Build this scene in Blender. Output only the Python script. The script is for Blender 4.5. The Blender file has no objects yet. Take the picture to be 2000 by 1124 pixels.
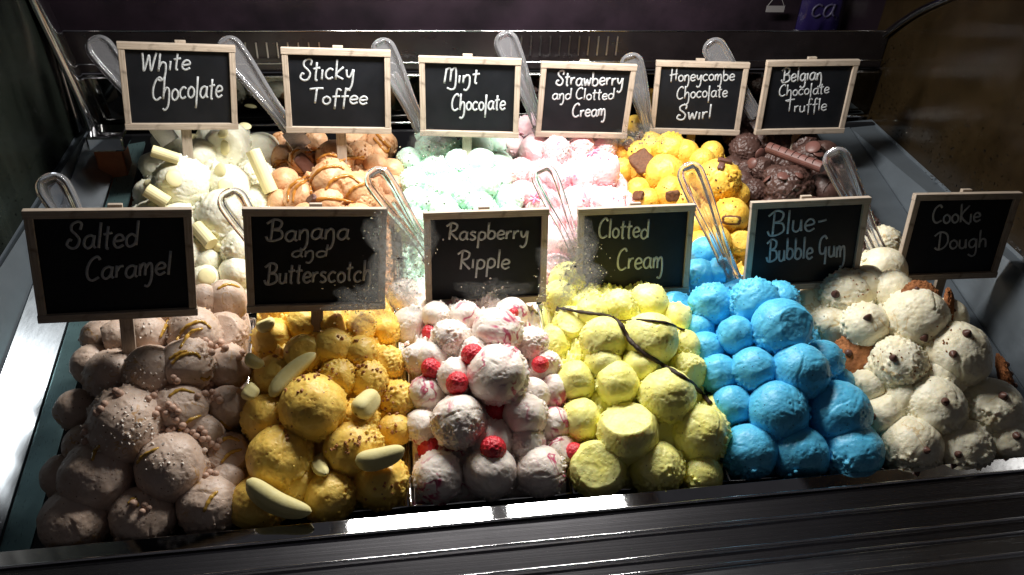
import bpy, math, random
import numpy as np
from mathutils import Vector, Matrix
from mathutils.bvhtree import BVHTree
random.seed(7); RNG = np.random.default_rng(7)
SC = bpy.context.scene
COL = SC.collection

# ------------------------------------------------------------------ camera
EYE = np.array([0.3278, -0.5272, 0.6504])
CR = np.array([0.98933952, -0.13802661, 0.04643242])
CU = np.array([0.04355962, 0.58472936, 0.81005811])
CF = np.array([0.13895998, 0.79939992, -0.58450825])
FPX = 1600.0
cam_d = bpy.data.cameras.new('camera'); cam = bpy.data.objects.new('camera', cam_d); COL.objects.link(cam)
cam_d.sensor_width = 36; cam_d.lens = FPX / 2000 * 36; cam_d.clip_start = 0.01; cam_d.clip_end = 50
m = Matrix.Identity(4)
for i in range(3):
    m[i][0] = CR[i]; m[i][1] = CU[i]; m[i][2] = -CF[i]; m[i][3] = EYE[i]
cam.matrix_world = m
SC.camera = cam
# ------------------------------------------------------------------ world, exposure
w = bpy.data.worlds.new('World'); SC.world = w; w.use_nodes = True
w.node_tree.nodes['Background'].inputs[0].default_value = (0.9, 0.86, 0.95, 1)
w.node_tree.nodes['Background'].inputs[1].default_value = 0.027
SC.view_settings.view_transform = 'Standard'; SC.view_settings.look = 'None'
SC.view_settings.exposure = 0.22; SC.view_settings.gamma = 1
SC.render.engine = 'CYCLES'
cy = SC.cycles
cy.use_denoising = True; cy.max_bounces = 10; cy.diffuse_bounces = 5; cy.glossy_bounces = 5
cy.transmission_bounces = 8; cy.transparent_max_bounces = 16
cy.caustics_reflective = False; cy.caustics_refractive = False; cy.sample_clamp_indirect = 4
# ------------------------------------------------------------------ the freezer's lamp (two LED lamps under the canopy, just above the picture)
LAMP_Y, LAMP_Z = 0.390, 0.530
LAMP_W = 3.35
for x0, x1, f in ((0.235, 0.465, 1.0), (0.505, 0.700, 1.0)):
    ld = bpy.data.lights.new('led_lamp', 'AREA'); ld.shape = 'RECTANGLE'; ld.size = x1 - x0; ld.size_y = 0.06
    ld.energy = LAMP_W * f; ld.color = (1.0, 0.97, 0.92)
    lo = bpy.data.objects.new('led_lamp', ld); COL.objects.link(lo)
    lo.location = ((x0 + x1) / 2, LAMP_Y, LAMP_Z - 0.004); lo.rotation_euler = (math.radians(-4), 0, 0)

# ------------------------------------------------------------------ helpers
def link(o, parent=None):
    COL.objects.link(o)
    if parent is not None: o.parent = parent
    return o
def tag(o, label=None, cat=None, group=None, kind=None):
    if label: o['label'] = label
    if cat: o['category'] = cat
    if group: o['group'] = group
    if kind: o['kind'] = kind
    return o
def empty(name, loc=(0, 0, 0), mat=None):
    o = bpy.data.objects.new(name, None); o.empty_display_size = 0.02
    COL.objects.link(o)
    if mat is not None: o.matrix_world = mat
    else: o.location = loc
    return o
class MB:
    def __init__(s): s.v = []; s.f = []
    def add(s, vs, fs):
        k = len(s.v); s.v += [tuple(map(float, p)) for p in vs]; s.f += [tuple(i + k for i in q) for q in fs]; return s
    def box(s, lo, hi, M=None):
        x0, y0, z0 = lo; x1, y1, z1 = hi
        vs = [(x0,y0,z0),(x1,y0,z0),(x1,y1,z0),(x0,y1,z0),(x0,y0,z1),(x1,y0,z1),(x1,y1,z1),(x0,y1,z1)]
        if M is not None: vs = [tuple(M @ Vector(p)) for p in vs]
        return s.add(vs, [(3,2,1,0),(4,5,6,7),(0,1,5,4),(1,2,6,5),(2,3,7,6),(3,0,4,7)])
    def tube(s, pts, rad, n=8, flat=1.0, up=(0, 0, 1), closed=False):
        pts = [np.array(p, float) for p in pts]; N = len(pts); k = len(s.v); up = np.array(up, float)
        rad = [rad] * N if np.isscalar(rad) else rad
        for i in range(N):
            a = pts[(i - 1) % N] if closed or i > 0 else pts[i]; b = pts[(i + 1) % N] if closed or i < N - 1 else pts[i]
            t = b - a; t = t / (np.linalg.norm(t) + 1e-12)
            e = np.cross(t, up)
            if np.linalg.norm(e) < 1e-4: e = np.cross(t, np.array([1.0, 0.1, 0]))
            e /= np.linalg.norm(e); g = np.cross(e, t)
            for j in range(n):
                an = 2 * math.pi * j / n
                s.v.append(tuple(pts[i] + rad[i] * (math.cos(an) * e + flat * math.sin(an) * g)))
        for i in range(N if closed else N - 1):
            for j in range(n):
                i2 = (i + 1) % N
                s.f.append((k + i*n + j, k + i*n + (j+1) % n, k + i2*n + (j+1) % n, k + i2*n + j))
        if not closed:
            s.f.append(tuple(k + j for j in reversed(range(n)))); s.f.append(tuple(k + (N-1)*n + j for j in range(n)))
        return s
    def mesh(s, name):
        me = bpy.data.meshes.new(name); me.from_pydata(s.v, [], s.f); me.update(); return me
    def build(s, name, mat, parent=None, smooth=False, loc=None, bevel=0):
        me = s.mesh(name); o = bpy.data.objects.new(name, me); link(o, parent)
        if mat: me.materials.append(mat)
        if smooth: me.polygons.foreach_set('use_smooth', [True] * len(me.polygons))
        if loc is not None: o.location = loc
        if bevel:
            b = o.modifiers.new('bevel', 'BEVEL'); b.width = bevel; b.segments = 2; b.limit_method = 'ANGLE'
        return o
def np_obj(name, V, T, mat, parent=None, loc=None, smooth=True):
    me = bpy.data.meshes.new(name)
    V = np.asarray(V, np.float32); T = np.asarray(T, np.int32)
    me.vertices.add(len(V)); me.vertices.foreach_set('co', V.ravel())
    k = T.shape[1]
    me.loops.add(T.size); me.loops.foreach_set('vertex_index', T.ravel())
    me.polygons.add(len(T)); me.polygons.foreach_set('loop_start', np.arange(0, T.size, k, dtype=np.int32))
    me.polygons.foreach_set('use_smooth', np.full(len(T), smooth))
    me.update(calc_edges=True); me.validate()
    if mat: me.materials.append(mat)
    o = bpy.data.objects.new(name, me); link(o, parent)
    if loc is not None: o.location = loc
    return o
def ray(px, py):
    d = CF * FPX + CR * (px - 1000) - CU * (py - 562); return d / np.linalg.norm(d)
def catmull(pts, n=6, closed=False):
    P = [np.array(p, float) for p in pts]
    if len(P) < 3 and not closed:
        return [P[0] + (P[-1] - P[0]) * t for t in np.linspace(0, 1, n + 1)]
    Q = [P[-1]] + P + P[:2] if closed else [2*P[0]-P[1]] + P + [2*P[-1]-P[-2]]
    out = []
    for i in range(1, len(Q) - 2):
        a, b, c, d = Q[i-1], Q[i], Q[i+1], Q[i+2]
        for t in np.arange(n) / n:
            out.append(.5*((2*b) + (c-a)*t + (2*a-5*b+4*c-d)*t*t + (3*b-a-3*c+d)*t**3))
    if not closed: out.append(P[-1])
    return out
# gradient noise on arrays of points
_perm = RNG.permutation(4096); _grad = RNG.normal(size=(4096, 3)); _grad /= np.linalg.norm(_grad, axis=1)[:, None]
def noise(p):
    p = np.asarray(p, float); i = np.floor(p).astype(int); f = p - i; u = f*f*f*(f*(f*6-15)+10); r = 0
    for dx in (0, 1):
        for dy in (0, 1):
            for dz in (0, 1):
                h = _perm[(_perm[(_perm[(i[:,0]+dx) & 4095] + i[:,1]+dy) & 4095] + i[:,2]+dz) & 4095]
                g = (_grad[h] * (f - np.array([dx, dy, dz]))).sum(1)
                r = r + g * (u[:,0] if dx else 1-u[:,0]) * (u[:,1] if dy else 1-u[:,1]) * (u[:,2] if dz else 1-u[:,2])
    return r * 1.6
def fbm(p, o=3):
    r = 0; a = 1.0
    for k in range(o): r = r + a * noise(p * 2**k + 17.3*k); a *= .5
    return r
def sstep(a, b, x):
    t = np.clip((x - a) / (b - a), 0, 1); return t*t*(3-2*t)
_geo = {}
def geodesic(n):
    if n in _geo: return _geo[n]
    g = (1 + 5**.5) / 2
    V0 = np.array([(-1,g,0),(1,g,0),(-1,-g,0),(1,-g,0),(0,-1,g),(0,1,g),(0,-1,-g),(0,1,-g),(g,0,-1),(g,0,1),(-g,0,-1),(-g,0,1)], float)
    F0 = [(0,11,5),(0,5,1),(0,1,7),(0,7,10),(0,10,11),(1,5,9),(5,11,4),(11,10,2),(10,7,6),(7,1,8),(3,9,4),(3,4,2),(3,2,6),(3,6,8),(3,8,9),(4,9,5),(2,4,11),(6,2,10),(8,6,7),(9,8,1)]
    idx = {}; V = []; T = []
    def vid(p):
        k = tuple(np.round(p, 6))
        if k not in idx: idx[k] = len(V); V.append(p)
        return idx[k]
    for a, b, c in F0:
        G = {}
        for i in range(n + 1):
            for j in range(n + 1 - i):
                G[i, j] = vid((V0[a]*(n-i-j) + V0[b]*i + V0[c]*j) / n)
        for i in range(n):
            for j in range(n - i):
                T.append((G[i,j], G[i+1,j], G[i,j+1]))
                if i + j < n - 1: T.append((G[i+1,j], G[i+1,j+1], G[i,j+1]))
    V = np.array(V); V /= np.linalg.norm(V, axis=1)[:, None]
    _geo[n] = (V, np.array(T)); return _geo[n]

# ------------------------------------------------------------------ materials
def mat(name):
    m = bpy.data.materials.new(name); m.use_nodes = True
    return m, m.node_tree.nodes, m.node_tree.links, m.node_tree.nodes['Principled BSDF']
def simple(name, col, rough=.5, metal=0, spec=.5, trans=0, ior=1.45, coat=0):
    m, n, l, b = mat(name); b.inputs['Base Color'].default_value = (*col, 1); b.inputs['Roughness'].default_value = rough
    b.inputs['Metallic'].default_value = metal; b.inputs['Specular IOR Level'].default_value = spec
    b.inputs['Transmission Weight'].default_value = trans; b.inputs['IOR'].default_value = ior; b.inputs['Coat Weight'].default_value = coat
    return m
def nd(n, typ, **kw):
    x = n.new(typ)
    for k, v in kw.items():
        if k in x.inputs: x.inputs[k].default_value = v
        else: setattr(x, k, v)
    return x
def mixcol(n, l, fac, a, b):
    x = n.new('ShaderNodeMix'); x.data_type = 'RGBA'
    for sock, v in ((x.inputs[0], fac), (x.inputs[6], a), (x.inputs[7], b)):
        if hasattr(v, 'is_linked'): l.new(v, sock)
        else: sock.default_value = v if not isinstance(v, tuple) else (*v, 1)
    return x.outputs[2]
def ramp(n, l, src, a, b):
    x = n.new('ShaderNodeMapRange'); x.inputs[1].default_value = a; x.inputs[2].default_value = b; x.clamp = True
    l.new(src, x.inputs[0]); return x.outputs[0]
def ice(name, col, deep=None, speck=None, speck_amt=.0, speck_scale=330, ripple=None, ripple_w=.02, ripple_scale=38, rough=.46, sss=.30):
    m, n, l, b = mat(name)
    pos = n.new('ShaderNodeNewGeometry').outputs['Position']
    n1 = nd(n, 'ShaderNodeTexNoise', Scale=55.0, Detail=5.0, Roughness=.6); l.new(pos, n1.inputs['Vector'])
    deep = deep or tuple(c * .82 for c in col)
    c = mixcol(n, l, ramp(n, l, n1.outputs['Fac'], .35, .65), deep, col)
    if ripple:
        n2 = nd(n, 'ShaderNodeTexNoise', Scale=float(ripple_scale), Detail=3.0, Roughness=.55, Distortion=.6); l.new(pos, n2.inputs['Vector'])
        s = nd(n, 'ShaderNodeMath', operation='SUBTRACT'); l.new(n2.outputs['Fac'], s.inputs[0]); s.inputs[1].default_value = .56
        a = nd(n, 'ShaderNodeMath', operation='ABSOLUTE'); l.new(s.outputs[0], a.inputs[0])
        n3 = nd(n, 'ShaderNodeTexNoise', Scale=24.0, Detail=2.0); l.new(pos, n3.inputs['Vector'])
        rm = nd(n, 'ShaderNodeMath', operation='MULTIPLY'); l.new(ramp(n, l, a.outputs[0], ripple_w * 2.2, ripple_w * .4), rm.inputs[0]); l.new(ramp(n, l, n3.outputs['Fac'], .50, .62), rm.inputs[1])
        c = mixcol(n, l, rm.outputs[0], c, ripple)
    if speck:
        v = nd(n, 'ShaderNodeTexVoronoi', Scale=float(speck_scale)); l.new(pos, v.inputs['Vector'])
        wn = nd(n, 'ShaderNodeTexWhiteNoise'); l.new(v.outputs['Position'], wn.inputs['Vector'])
        d = ramp(n, l, v.outputs['Distance'], .30, .22); g = nd(n, 'ShaderNodeMath', operation='LESS_THAN'); l.new(wn.outputs['Value'], g.inputs[0]); g.inputs[1].default_value = speck_amt
        mu = nd(n, 'ShaderNodeMath', operation='MULTIPLY'); l.new(d, mu.inputs[0]); l.new(g.outputs[0], mu.inputs[1])
        c = mixcol(n, l, mu.outputs[0], c, speck)
    l.new(c, b.inputs['Base Color'])
    b.inputs['Roughness'].default_value = rough; b.inputs['Specular IOR Level'].default_value = .5
    if sss:
        b.inputs['Subsurface Weight'].default_value = sss; b.inputs['Subsurface Radius'].default_value = (1.0, .7, .45); b.inputs['Subsurface Scale'].default_value = .006
    f1 = nd(n, 'ShaderNodeTexNoise', Scale=260.0, Detail=4.0, Roughness=.65); l.new(pos, f1.inputs['Vector'])
    f2 = nd(n, 'ShaderNodeTexVoronoi', Scale=300.0); l.new(pos, f2.inputs['Vector'])
    pit = ramp(n, l, f2.outputs['Distance'], .0, .25)
    wn2 = nd(n, 'ShaderNodeTexWhiteNoise'); l.new(f2.outputs['Position'], wn2.inputs['Vector'])
    pm = nd(n, 'ShaderNodeMath', operation='GREATER_THAN'); l.new(wn2.outputs['Value'], pm.inputs[0]); pm.inputs[1].default_value = .22
    mx = nd(n, 'ShaderNodeMath', operation='MAXIMUM'); l.new(pit, mx.inputs[0]); l.new(pm.outputs[0], mx.inputs[1])
    pt = nd(n, 'ShaderNodeTexNoise', Scale=70.0, Detail=2.0); l.new(pos, pt.inputs['Vector'])
    pw = n.new('ShaderNodeMapRange'); pw.inputs[1].default_value = .42; pw.inputs[2].default_value = .62; pw.inputs[3].default_value = .22; pw.inputs[4].default_value = 1.5; l.new(pt.outputs['Fac'], pw.inputs[0])
    fm = nd(n, 'ShaderNodeMath', operation='MULTIPLY'); l.new(f1.outputs['Fac'], fm.inputs[0]); l.new(pw.outputs[0], fm.inputs[1])
    ad = nd(n, 'ShaderNodeMath', operation='ADD'); l.new(fm.outputs[0], ad.inputs[0]); l.new(mx.outputs[0], ad.inputs[1])
    bp = nd(n, 'ShaderNodeBump', Strength=.42, Distance=.0016); l.new(ad.outputs[0], bp.inputs['Height']); l.new(bp.outputs['Normal'], b.inputs['Normal'])
    return m
def brushed(name, col, rough, streak=(1, 60, 60), amt=.12, metal=1.0, dirt=0.0):
    m, n, l, b = mat(name)
    tc = n.new('ShaderNodeTexCoord'); mp = n.new('ShaderNodeMapping'); mp.inputs['Scale'].default_value = streak; l.new(tc.outputs['Object'], mp.inputs[0])
    x = nd(n, 'ShaderNodeTexNoise', Scale=12.0, Detail=6.0, Roughness=.7); l.new(mp.outputs[0], x.inputs['Vector'])
    r = n.new('ShaderNodeMapRange'); r.inputs[3].default_value = max(.02, rough - amt); r.inputs[4].default_value = rough + amt; l.new(x.outputs['Fac'], r.inputs[0]); l.new(r.outputs[0], b.inputs['Roughness'])
    y = nd(n, 'ShaderNodeTexNoise', Scale=22.0, Detail=7.0, Roughness=.65); l.new(tc.outputs['Object'], y.inputs['Vector'])
    c = mixcol(n, l, ramp(n, l, y.outputs['Fac'], .35, .7), col, tuple(k * (1 - dirt) for k in col)); l.new(c, b.inputs['Base Color'])
    b.inputs['Metallic'].default_value = metal
    bp = nd(n, 'ShaderNodeBump', Strength=.08 if rough > .05 else .012, Distance=.001); l.new(x.outputs['Fac'], bp.inputs['Height']); l.new(bp.outputs['Normal'], b.inputs['Normal'])
    return m
def wood(name, a, bcol):
    m, n, l, b = mat(name)
    tc = n.new('ShaderNodeTexCoord'); oi = n.new('ShaderNodeObjectInfo')
    mp = n.new('ShaderNodeMapping'); mp.inputs['Scale'].default_value = (18, 420, 420); l.new(tc.outputs['Object'], mp.inputs[0])
    ad = nd(n, 'ShaderNodeVectorMath', operation='ADD'); l.new(mp.outputs[0], ad.inputs[0]); l.new(oi.outputs['Location'], ad.inputs[1])
    x = nd(n, 'ShaderNodeTexNoise', Scale=1.6, Detail=5.0, Roughness=.7); l.new(ad.outputs[0], x.inputs['Vector'])
    y = nd(n, 'ShaderNodeTexNoise', Scale=90.0, Detail=4.0); l.new(tc.outputs['Object'], y.inputs['Vector'])
    c = mixcol(n, l, ramp(n, l, x.outputs['Fac'], .3, .68), a, bcol)
    c = mixcol(n, l, ramp(n, l, y.outputs['Fac'], .58, .8), c, tuple(k * .55 for k in a))
    l.new(c, b.inputs['Base Color']); b.inputs['Roughness'].default_value = .75
    bp = nd(n, 'ShaderNodeBump', Strength=.5, Distance=.0008); l.new(x.outputs['Fac'], bp.inputs['Height']); l.new(bp.outputs['Normal'], b.inputs['Normal'])
    return m
def grain(name, a, bcol, scale, rough=.7, bump=.5, spec=.3, dist=.002):
    m, n, l, b = mat(name); pos = n.new('ShaderNodeNewGeometry').outputs['Position']
    x = nd(n, 'ShaderNodeTexNoise', Scale=float(scale), Detail=5.0, Roughness=.65); l.new(pos, x.inputs['Vector'])
    l.new(mixcol(n, l, ramp(n, l, x.outputs['Fac'], .35, .65), a, bcol), b.inputs['Base Color']); b.inputs['Roughness'].default_value = rough; b.inputs['Specular IOR Level'].default_value = spec
    bp = nd(n, 'ShaderNodeBump', Strength=bump, Distance=dist); l.new(x.outputs['Fac'], bp.inputs['Height']); l.new(bp.outputs['Normal'], b.inputs['Normal'])
    return m
M = {}
M['white'] = ice('white_chocolate_ice', (.88, .86, .72), (.80, .78, .60))
M['sticky'] = ice('toffee_ice', (.70, .43, .24), (.55, .29, .14), ripple=(.36, .15, .05), ripple_w=.02, ripple_scale=30)
M['mint'] = ice('mint_ice', (.64, .86, .72), (.52, .76, .60), speck=(.05, .03, .02), speck_amt=.10, speck_scale=230)
M['straw'] = ice('strawberry_ice', (.90, .70, .70), (.84, .50, .54), ripple=(.70, .20, .28), ripple_w=.018)
M['honey'] = ice('honeycomb_ice', (.86, .58, .10), (.74, .42, .05), speck=(.20, .09, .03), speck_amt=.12)
M['belg'] = ice('truffle_ice', (.080, .040, .032), (.05, .024, .019), rough=.45, sss=0)
M['salt'] = ice('caramel_ice', (.64, .50, .41), (.54, .40, .31), speck=(.22, .13, .08), speck_amt=.05, ripple=(.50, .29, .12), ripple_w=.008)
M['ban'] = ice('banana_ice', (.88, .62, .14), (.80, .50, .08), speck=(.35, .17, .06), speck_amt=.05)
M['rasp'] = ice('raspberry_ripple_ice', (.87, .80, .72), (.83, .71, .64), ripple=(.52, .08, .16), ripple_w=.022, ripple_scale=34)
M['clot'] = ice('clotted_cream_ice', (.93, .90, .37), (.90, .84, .21), speck=(.45, .38, .12), speck_amt=.06)
M['blue'] = ice('bubblegum_ice', (.12, .56, .84), (.08, .46, .74), speck=(.03, .15, .28), speck_amt=.05)
M['cook'] = ice('cookie_dough_ice', (.84, .80, .64), (.80, .72, .50), ripple=(.66, .50, .26), ripple_w=.012)
M['chalk'] = grain('chalk_pen', (.50, .52, .54), (.34, .36, .38), 500, .8)
M['slate'] = grain('chalkboard', (.005, .006, .008), (.009, .010, .013), 35, .5, .05, .18)
M['wood'] = wood('weathered_wood', (.30, .235, .18), (.50, .42, .34))
M['steel'] = brushed('brushed_steel', (.55, .56, .58), .24, dirt=.25)
M['polish'] = brushed('polished_steel', (.72, .73, .75), .03, amt=.012, dirt=.2)
M['slat'] = brushed('dark_steel', (.22, .215, .23), .27, streak=(.25, 70, 70), amt=.05, dirt=.12)
M['chrome'] = simple('chrome', (.78, .78, .80), .12, 1)
M['panelgrey'] = brushed('satin_panel', (.20, .235, .27), .38, streak=(30, 2, 30), metal=.55, dirt=.15)
M['teal'] = brushed('frosted_strip', (.20, .33, .34), .30, streak=(40, 3, 40), metal=.6, dirt=.35)
M['black'] = simple('black_plastic', (.012, .012, .014), .35)
M['copper'] = brushed('orange_panel', (.45, .14, .05), .35, metal=.6, dirt=.4)
M['plastic'] = simple('clear_plastic', (.90, .90, .95), .05, trans=.86, ior=1.49)
M['blade'] = simple('spade_blade', (.55, .55, .56), .25, 1)
M['caramel'] = simple('caramel_sauce', (.42, .17, .03), .12, spec=.6)
M['paleamber'] = simple('amber_sauce', (.55, .32, .06), .14, spec=.6)
M['chocsauce'] = simple('chocolate_sauce', (.03, .012, .008), .12, spec=.6)
M['whitechoc'] = grain('white_chocolate', (.84, .76, .44), (.78, .70, .38), 60, .42, .08)
M['darkchoc'] = grain('dark_chocolate', (.13, .06, .045), (.09, .04, .03), 90, .4, .15)
M['milkroll'] = grain('chocolate_roll', (.15, .065, .055), (.11, .05, .04), 70, .38, .1)
M['honeychunk'] = grain('chocolate_honeycomb', (.15, .06, .025), (.09, .035, .015), 300, .6, .6)
M['pearl'] = grain('caramel_pearl', (.62, .42, .32), (.56, .36, .27), 120, .35, .05)
M['toffee'] = grain('toffee_bit', (.50, .24, .10), (.36, .16, .06), 300, .5, .4)
M['banana'] = grain('foam_banana', (.80, .72, .36), (.76, .66, .28), 200, .6, .15)
M['pip'] = grain('raspberry_jelly', (.72, .03, .05), (.60, .015, .03), 420, .3, .6, .6)
M['cookie'] = grain('cookie', (.40, .16, .06), (.24, .09, .035), 130, .8, .9, .2)
M['pod'] = grain('vanilla_pod', (.045, .025, .015), (.02, .012, .008), 220, .55, .6)
M['pink'] = grain('pink_sugar', (.78, .18, .34), (.86, .36, .48), 200, .4, .1)
M['sprinkle'] = simple('sugar_sprinkle', (.82, .74, .66), .35)
M['droplet'] = simple('water', (1, 1, 1), .02, trans=1.0, ior=1.33)

# ------------------------------------------------------------------ the freezer: tray plane rises 0.2027 m per metre of depth
SL = 0.2027
TW = 0.165
ROWS = ((0.004, 0.252), (0.262, 0.510))
case = empty('display_freezer', (0.49, 0.25, -0.16))
tag(case, 'steel and glass ice cream display freezer holding twelve tubs', 'freezer')
OFF = Vector((0.49, 0.25, -0.16))
def cpart(mb, name, mt, smooth=False, bevel=0, parent=None):
    o = mb.build(name, mt, parent or case, smooth, bevel=bevel)
    if parent is None: o.location = -OFF
    return o
def cdress(o):
    o.location = -OFF; return o
X0, X1 = -0.17, 1.16
cpart(MB().box((X0, -.16, -.16), (X1, .70, -.14)), 'well_floor', M['black'])
ZF = .030                      # the ledge stands a little above the tub rims and hides their fronts
SK = Matrix.Rotation(.0140, 4, 'Z')
def fy(y): return SK @ Matrix.Translation((0, y, ZF))
cpart(MB().box((X0, .0185, -.16), (X1, .0205, -.004), fy(-.050)), 'front_inner_wall', M['black'])
lt = math.radians(1.3)
cpart(MB().box((-.06, 0, -.004), (1.075, .0166, 0), fy(-.0487) @ Matrix.Rotation(-lt, 4, 'X')), 'front_ledge', M['polish'], bevel=.0006)
ys = (-.0497, -.0775, -.1055, -.1205, -.1420, -.185)
for i in range(5):
    ya, yb = ys[i] - .0012, ys[i+1] + .0004
    cpart(MB().box((X0, yb - ya, -.004), (X1, -.0005, 0), fy(ya) @ Matrix.Translation((0, 0, -.002)) @ Matrix.Rotation(math.radians((9, 10, 8, 5, 6)[i]), 4, 'X')), 'grille_slat', M['slat'] if i < 3 else M['steel'], bevel=.0004)
for i in range(5):
    pts = [tuple(fy(ys[i]) @ Vector((x, 0, .0005 + .00025 * math.sin(x * 31 + i)))) for x in np.linspace(X0, X1, 60)]
    cpart(MB().tube(pts, .0014 if i < 3 else .0011, 8), 'grille_rim', M['chrome'], smooth=True)
# side ledges and walls
def strip(x0, x1, h0, h1, y0, y1, th, name, mt, fl=None):
    f0 = (lambda y: SL * y + h0) if fl is None else fl[0]; f1 = (lambda y: SL * y + h1) if fl is None else fl[1]
    vs = []
    for dz in (0, -th):
        vs += [(x0, y0, f0(y0) + dz), (x1, y0, f1(y0) + dz), (x1, y1, f1(y1) + dz), (x0, y1, f0(y1) + dz)]
    return cpart(MB().add(vs, [(0,1,2,3),(7,6,5,4),(4,5,1,0),(5,6,2,1),(6,7,3,2),(7,4,0,3)]), name, mt)
strip(-.043, -.014, -.004, .001, -.012, .59, .004, 'side_strip', M['teal'])
M['leftsteel'] = brushed('side_steel', (.34, .38, .42), .25, streak=(30, 2, 30), metal=.95, amt=.05, dirt=.2)
strip(-.080, -.0445, .026, -.001, -.012, .59, .004, 'side_ledge', M['leftsteel'])
WT = .128
strip(-.105, -.0815, 0, 0, -.015, .60, .004, 'side_wall', M['panelgrey'], (lambda y: WT - .012 * (y < .1), lambda y: SL * y + .025))
strip(.996, 1.048, -.002, .004, -.012, .59, .004, 'side_ledge', M['panelgrey'])
strip(1.0505, 1.092, 0, 0, -.015, .60, .004, 'side_wall', M['panelgrey'], (lambda y: SL * y + .003, lambda y: WT - .012 * (y < .1)))
# copper-coloured corner column at the back left
cpart(MB().box((-.060, .515, .055), (-.024, .545, .140)), 'corner_block', M['copper'], bevel=.002)
cpart(MB().box((-.064, .510, .1405), (-.018, .552, .162)), 'corner_cap', M['polish'], bevel=.003)
# end panes
def pane_mat(name, col, rough, streak):
    m, n, l, b = mat(name)
    tc = n.new('ShaderNodeTexCoord'); mp = n.new('ShaderNodeMapping'); mp.inputs['Scale'].default_value = streak; l.new(tc.outputs['Object'], mp.inputs[0])
    x = nd(n, 'ShaderNodeTexNoise', Scale=1.0, Detail=5.0, Roughness=.6); l.new(mp.outputs[0], x.inputs['Vector'])
    l.new(mixcol(n, l, ramp(n, l, x.outputs['Fac'], .35, .7), col, tuple(k * 2.2 for k in col)), b.inputs['Base Color'])
    r = n.new('ShaderNodeMapRange'); r.inputs[3].default_value = rough; r.inputs[4].default_value = rough + .25; l.new(x.outputs['Fac'], r.inputs[0]); l.new(r.outputs[0], b.inputs['Roughness'])
    b.inputs['Specular IOR Level'].default_value = .7
    bp = nd(n, 'ShaderNodeBump', Strength=.15, Distance=.002); l.new(x.outputs['Fac'], bp.inputs['Height']); l.new(bp.outputs['Normal'], b.inputs['Normal'])
    return m
M['paneR'] = pane_mat('brown_wet_pane', (.015, .0095, .004), .08, (14, 16, 10))
M['paneL'] = pane_mat('green_wet_pane', (.008, .010, .008), .10, (3, 30, 4))
gl = cpart(MB().box((-.109, -.05, .118), (-.1055, .605, .60)), 'end_pane', M['paneL'])
gr = cpart(MB().box((1.0925, -.05, .118), (1.096, .69, .60)), 'end_pane', M['paneR'])
def drops(name, pts, nrm, rad, parent, mt):
    V, T = geodesic(2); vs = []; ts = []; k = 0
    nrm = np.asarray(nrm, float)
    for p, r in zip(pts, rad):
        s = V * r * (1 + .25 * RNG.normal(size=3)); s = s - np.outer(s @ nrm, nrm) * .6
        vs.append(s + p); ts.append(T + k); k += len(V)
    return np_obj(name, np.vstack(vs), np.vstack(ts), mt, parent)
n = 1500
yy = RNG.uniform(.0, .62, n); zz = .135 + np.abs(RNG.normal(0, .06, n))
keep = (zz < .3) & (RNG.uniform(size=n) < .35 + .65 * sstep(-.1, .35, noise(np.c_[yy*9, zz*14, yy*0+3.3])))
d = drops('condensation', np.c_[np.full(keep.sum(), 1.0925), yy[keep], zz[keep]], (1, 0, 0), RNG.uniform(.0003, .0013, keep.sum()), case, M['droplet']); tag(cdress(d), kind='stuff')
bd = [(1.085 - .002 * i % .003, y, WT + .001) for i, y in enumerate(np.linspace(.02, .42, 46))]
d = drops('condensation', np.array(bd) + RNG.normal(0, .0015, (len(bd), 3)), (0, 0, 1), RNG.uniform(.0008, .0022, len(bd)), case, M['droplet']); tag(cdress(d), kind='stuff')
n = 260
yy = RNG.uniform(.0, .5, n); zz = .125 + np.abs(RNG.normal(0, .05, n))
d = drops('condensation', np.c_[np.full(n, -.1055), yy, zz], (1, 0, 0), RNG.uniform(.0004, .0013, n), case, M['droplet']); tag(cdress(d), kind='stuff')
# chrome end frames rising from the back corners
def profile(path, wx, wy, name, mt):
    mb = MB(); pts = catmull(path, 8)
    for dx, dy in ((0, 0),):
        mb.tube(pts, [wx] * len(pts), 10, wy / wx, up=(1, 0, 0))
    return cpart(mb, name, mt, smooth=True)
profile([(-.073, .585, .10), (-.080, .592, .17), (-.090, .590, .24), (-.098, .580, .31), (-.100, .555, .38), (-.100, .50, .45)], .020, .008, 'corner_post', M['chrome'])
profile([(-.100, .600, .12), (-.103, .604, .20), (-.104, .600, .30), (-.104, .58, .40)], .006, .005, 'corner_post', M['chrome'])
profile([(1.062, .640, .10), (1.075, .662, .17), (1.082, .645, .23), (1.086, .585, .295), (1.088, .515, .345), (1.088, .42, .40)], .005, .005, 'corner_post', M['chrome'])
# back of the freezer: black trough, reflecting glass door, rails, dark upper panel with vent slots
cpart(MB().box((-.10, .585, -.10), (1.09, .592, .128)), 'back_wall', M['black'])
M['backglass'] = simple('dark_door_glass', (.13, .13, .12), .05, 1)
cpart(MB().box((-.10, .612, .100), (1.09, .618, .205)), 'door_glass', M['backglass'])
for z, r, mt in ((.1345, .0022, 'polish'), (.203, .0014, 'chrome'), (.222, .0012, 'chrome')):
    cpart(MB().tube([(x, .600 if z < .2 else .610, z) for x in np.linspace(-.095, 1.085, 20)], r, 8), 'door_rail', M[mt], smooth=True)
M['upper'] = brushed('dark_brown_panel', (.016, .012, .013), .30, streak=(2, 2, 6), metal=.1, dirt=.5)
cpart(MB().box((-.10, .622, .2055), (1.09, .628, .262)), 'upper_panel', M['upper'])
cpart(MB().tube([(x, .622, .2635) for x in np.linspace(-.095, 1.085, 20)], .0012, 8), 'door_rail', M['chrome'], smooth=True)
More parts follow.
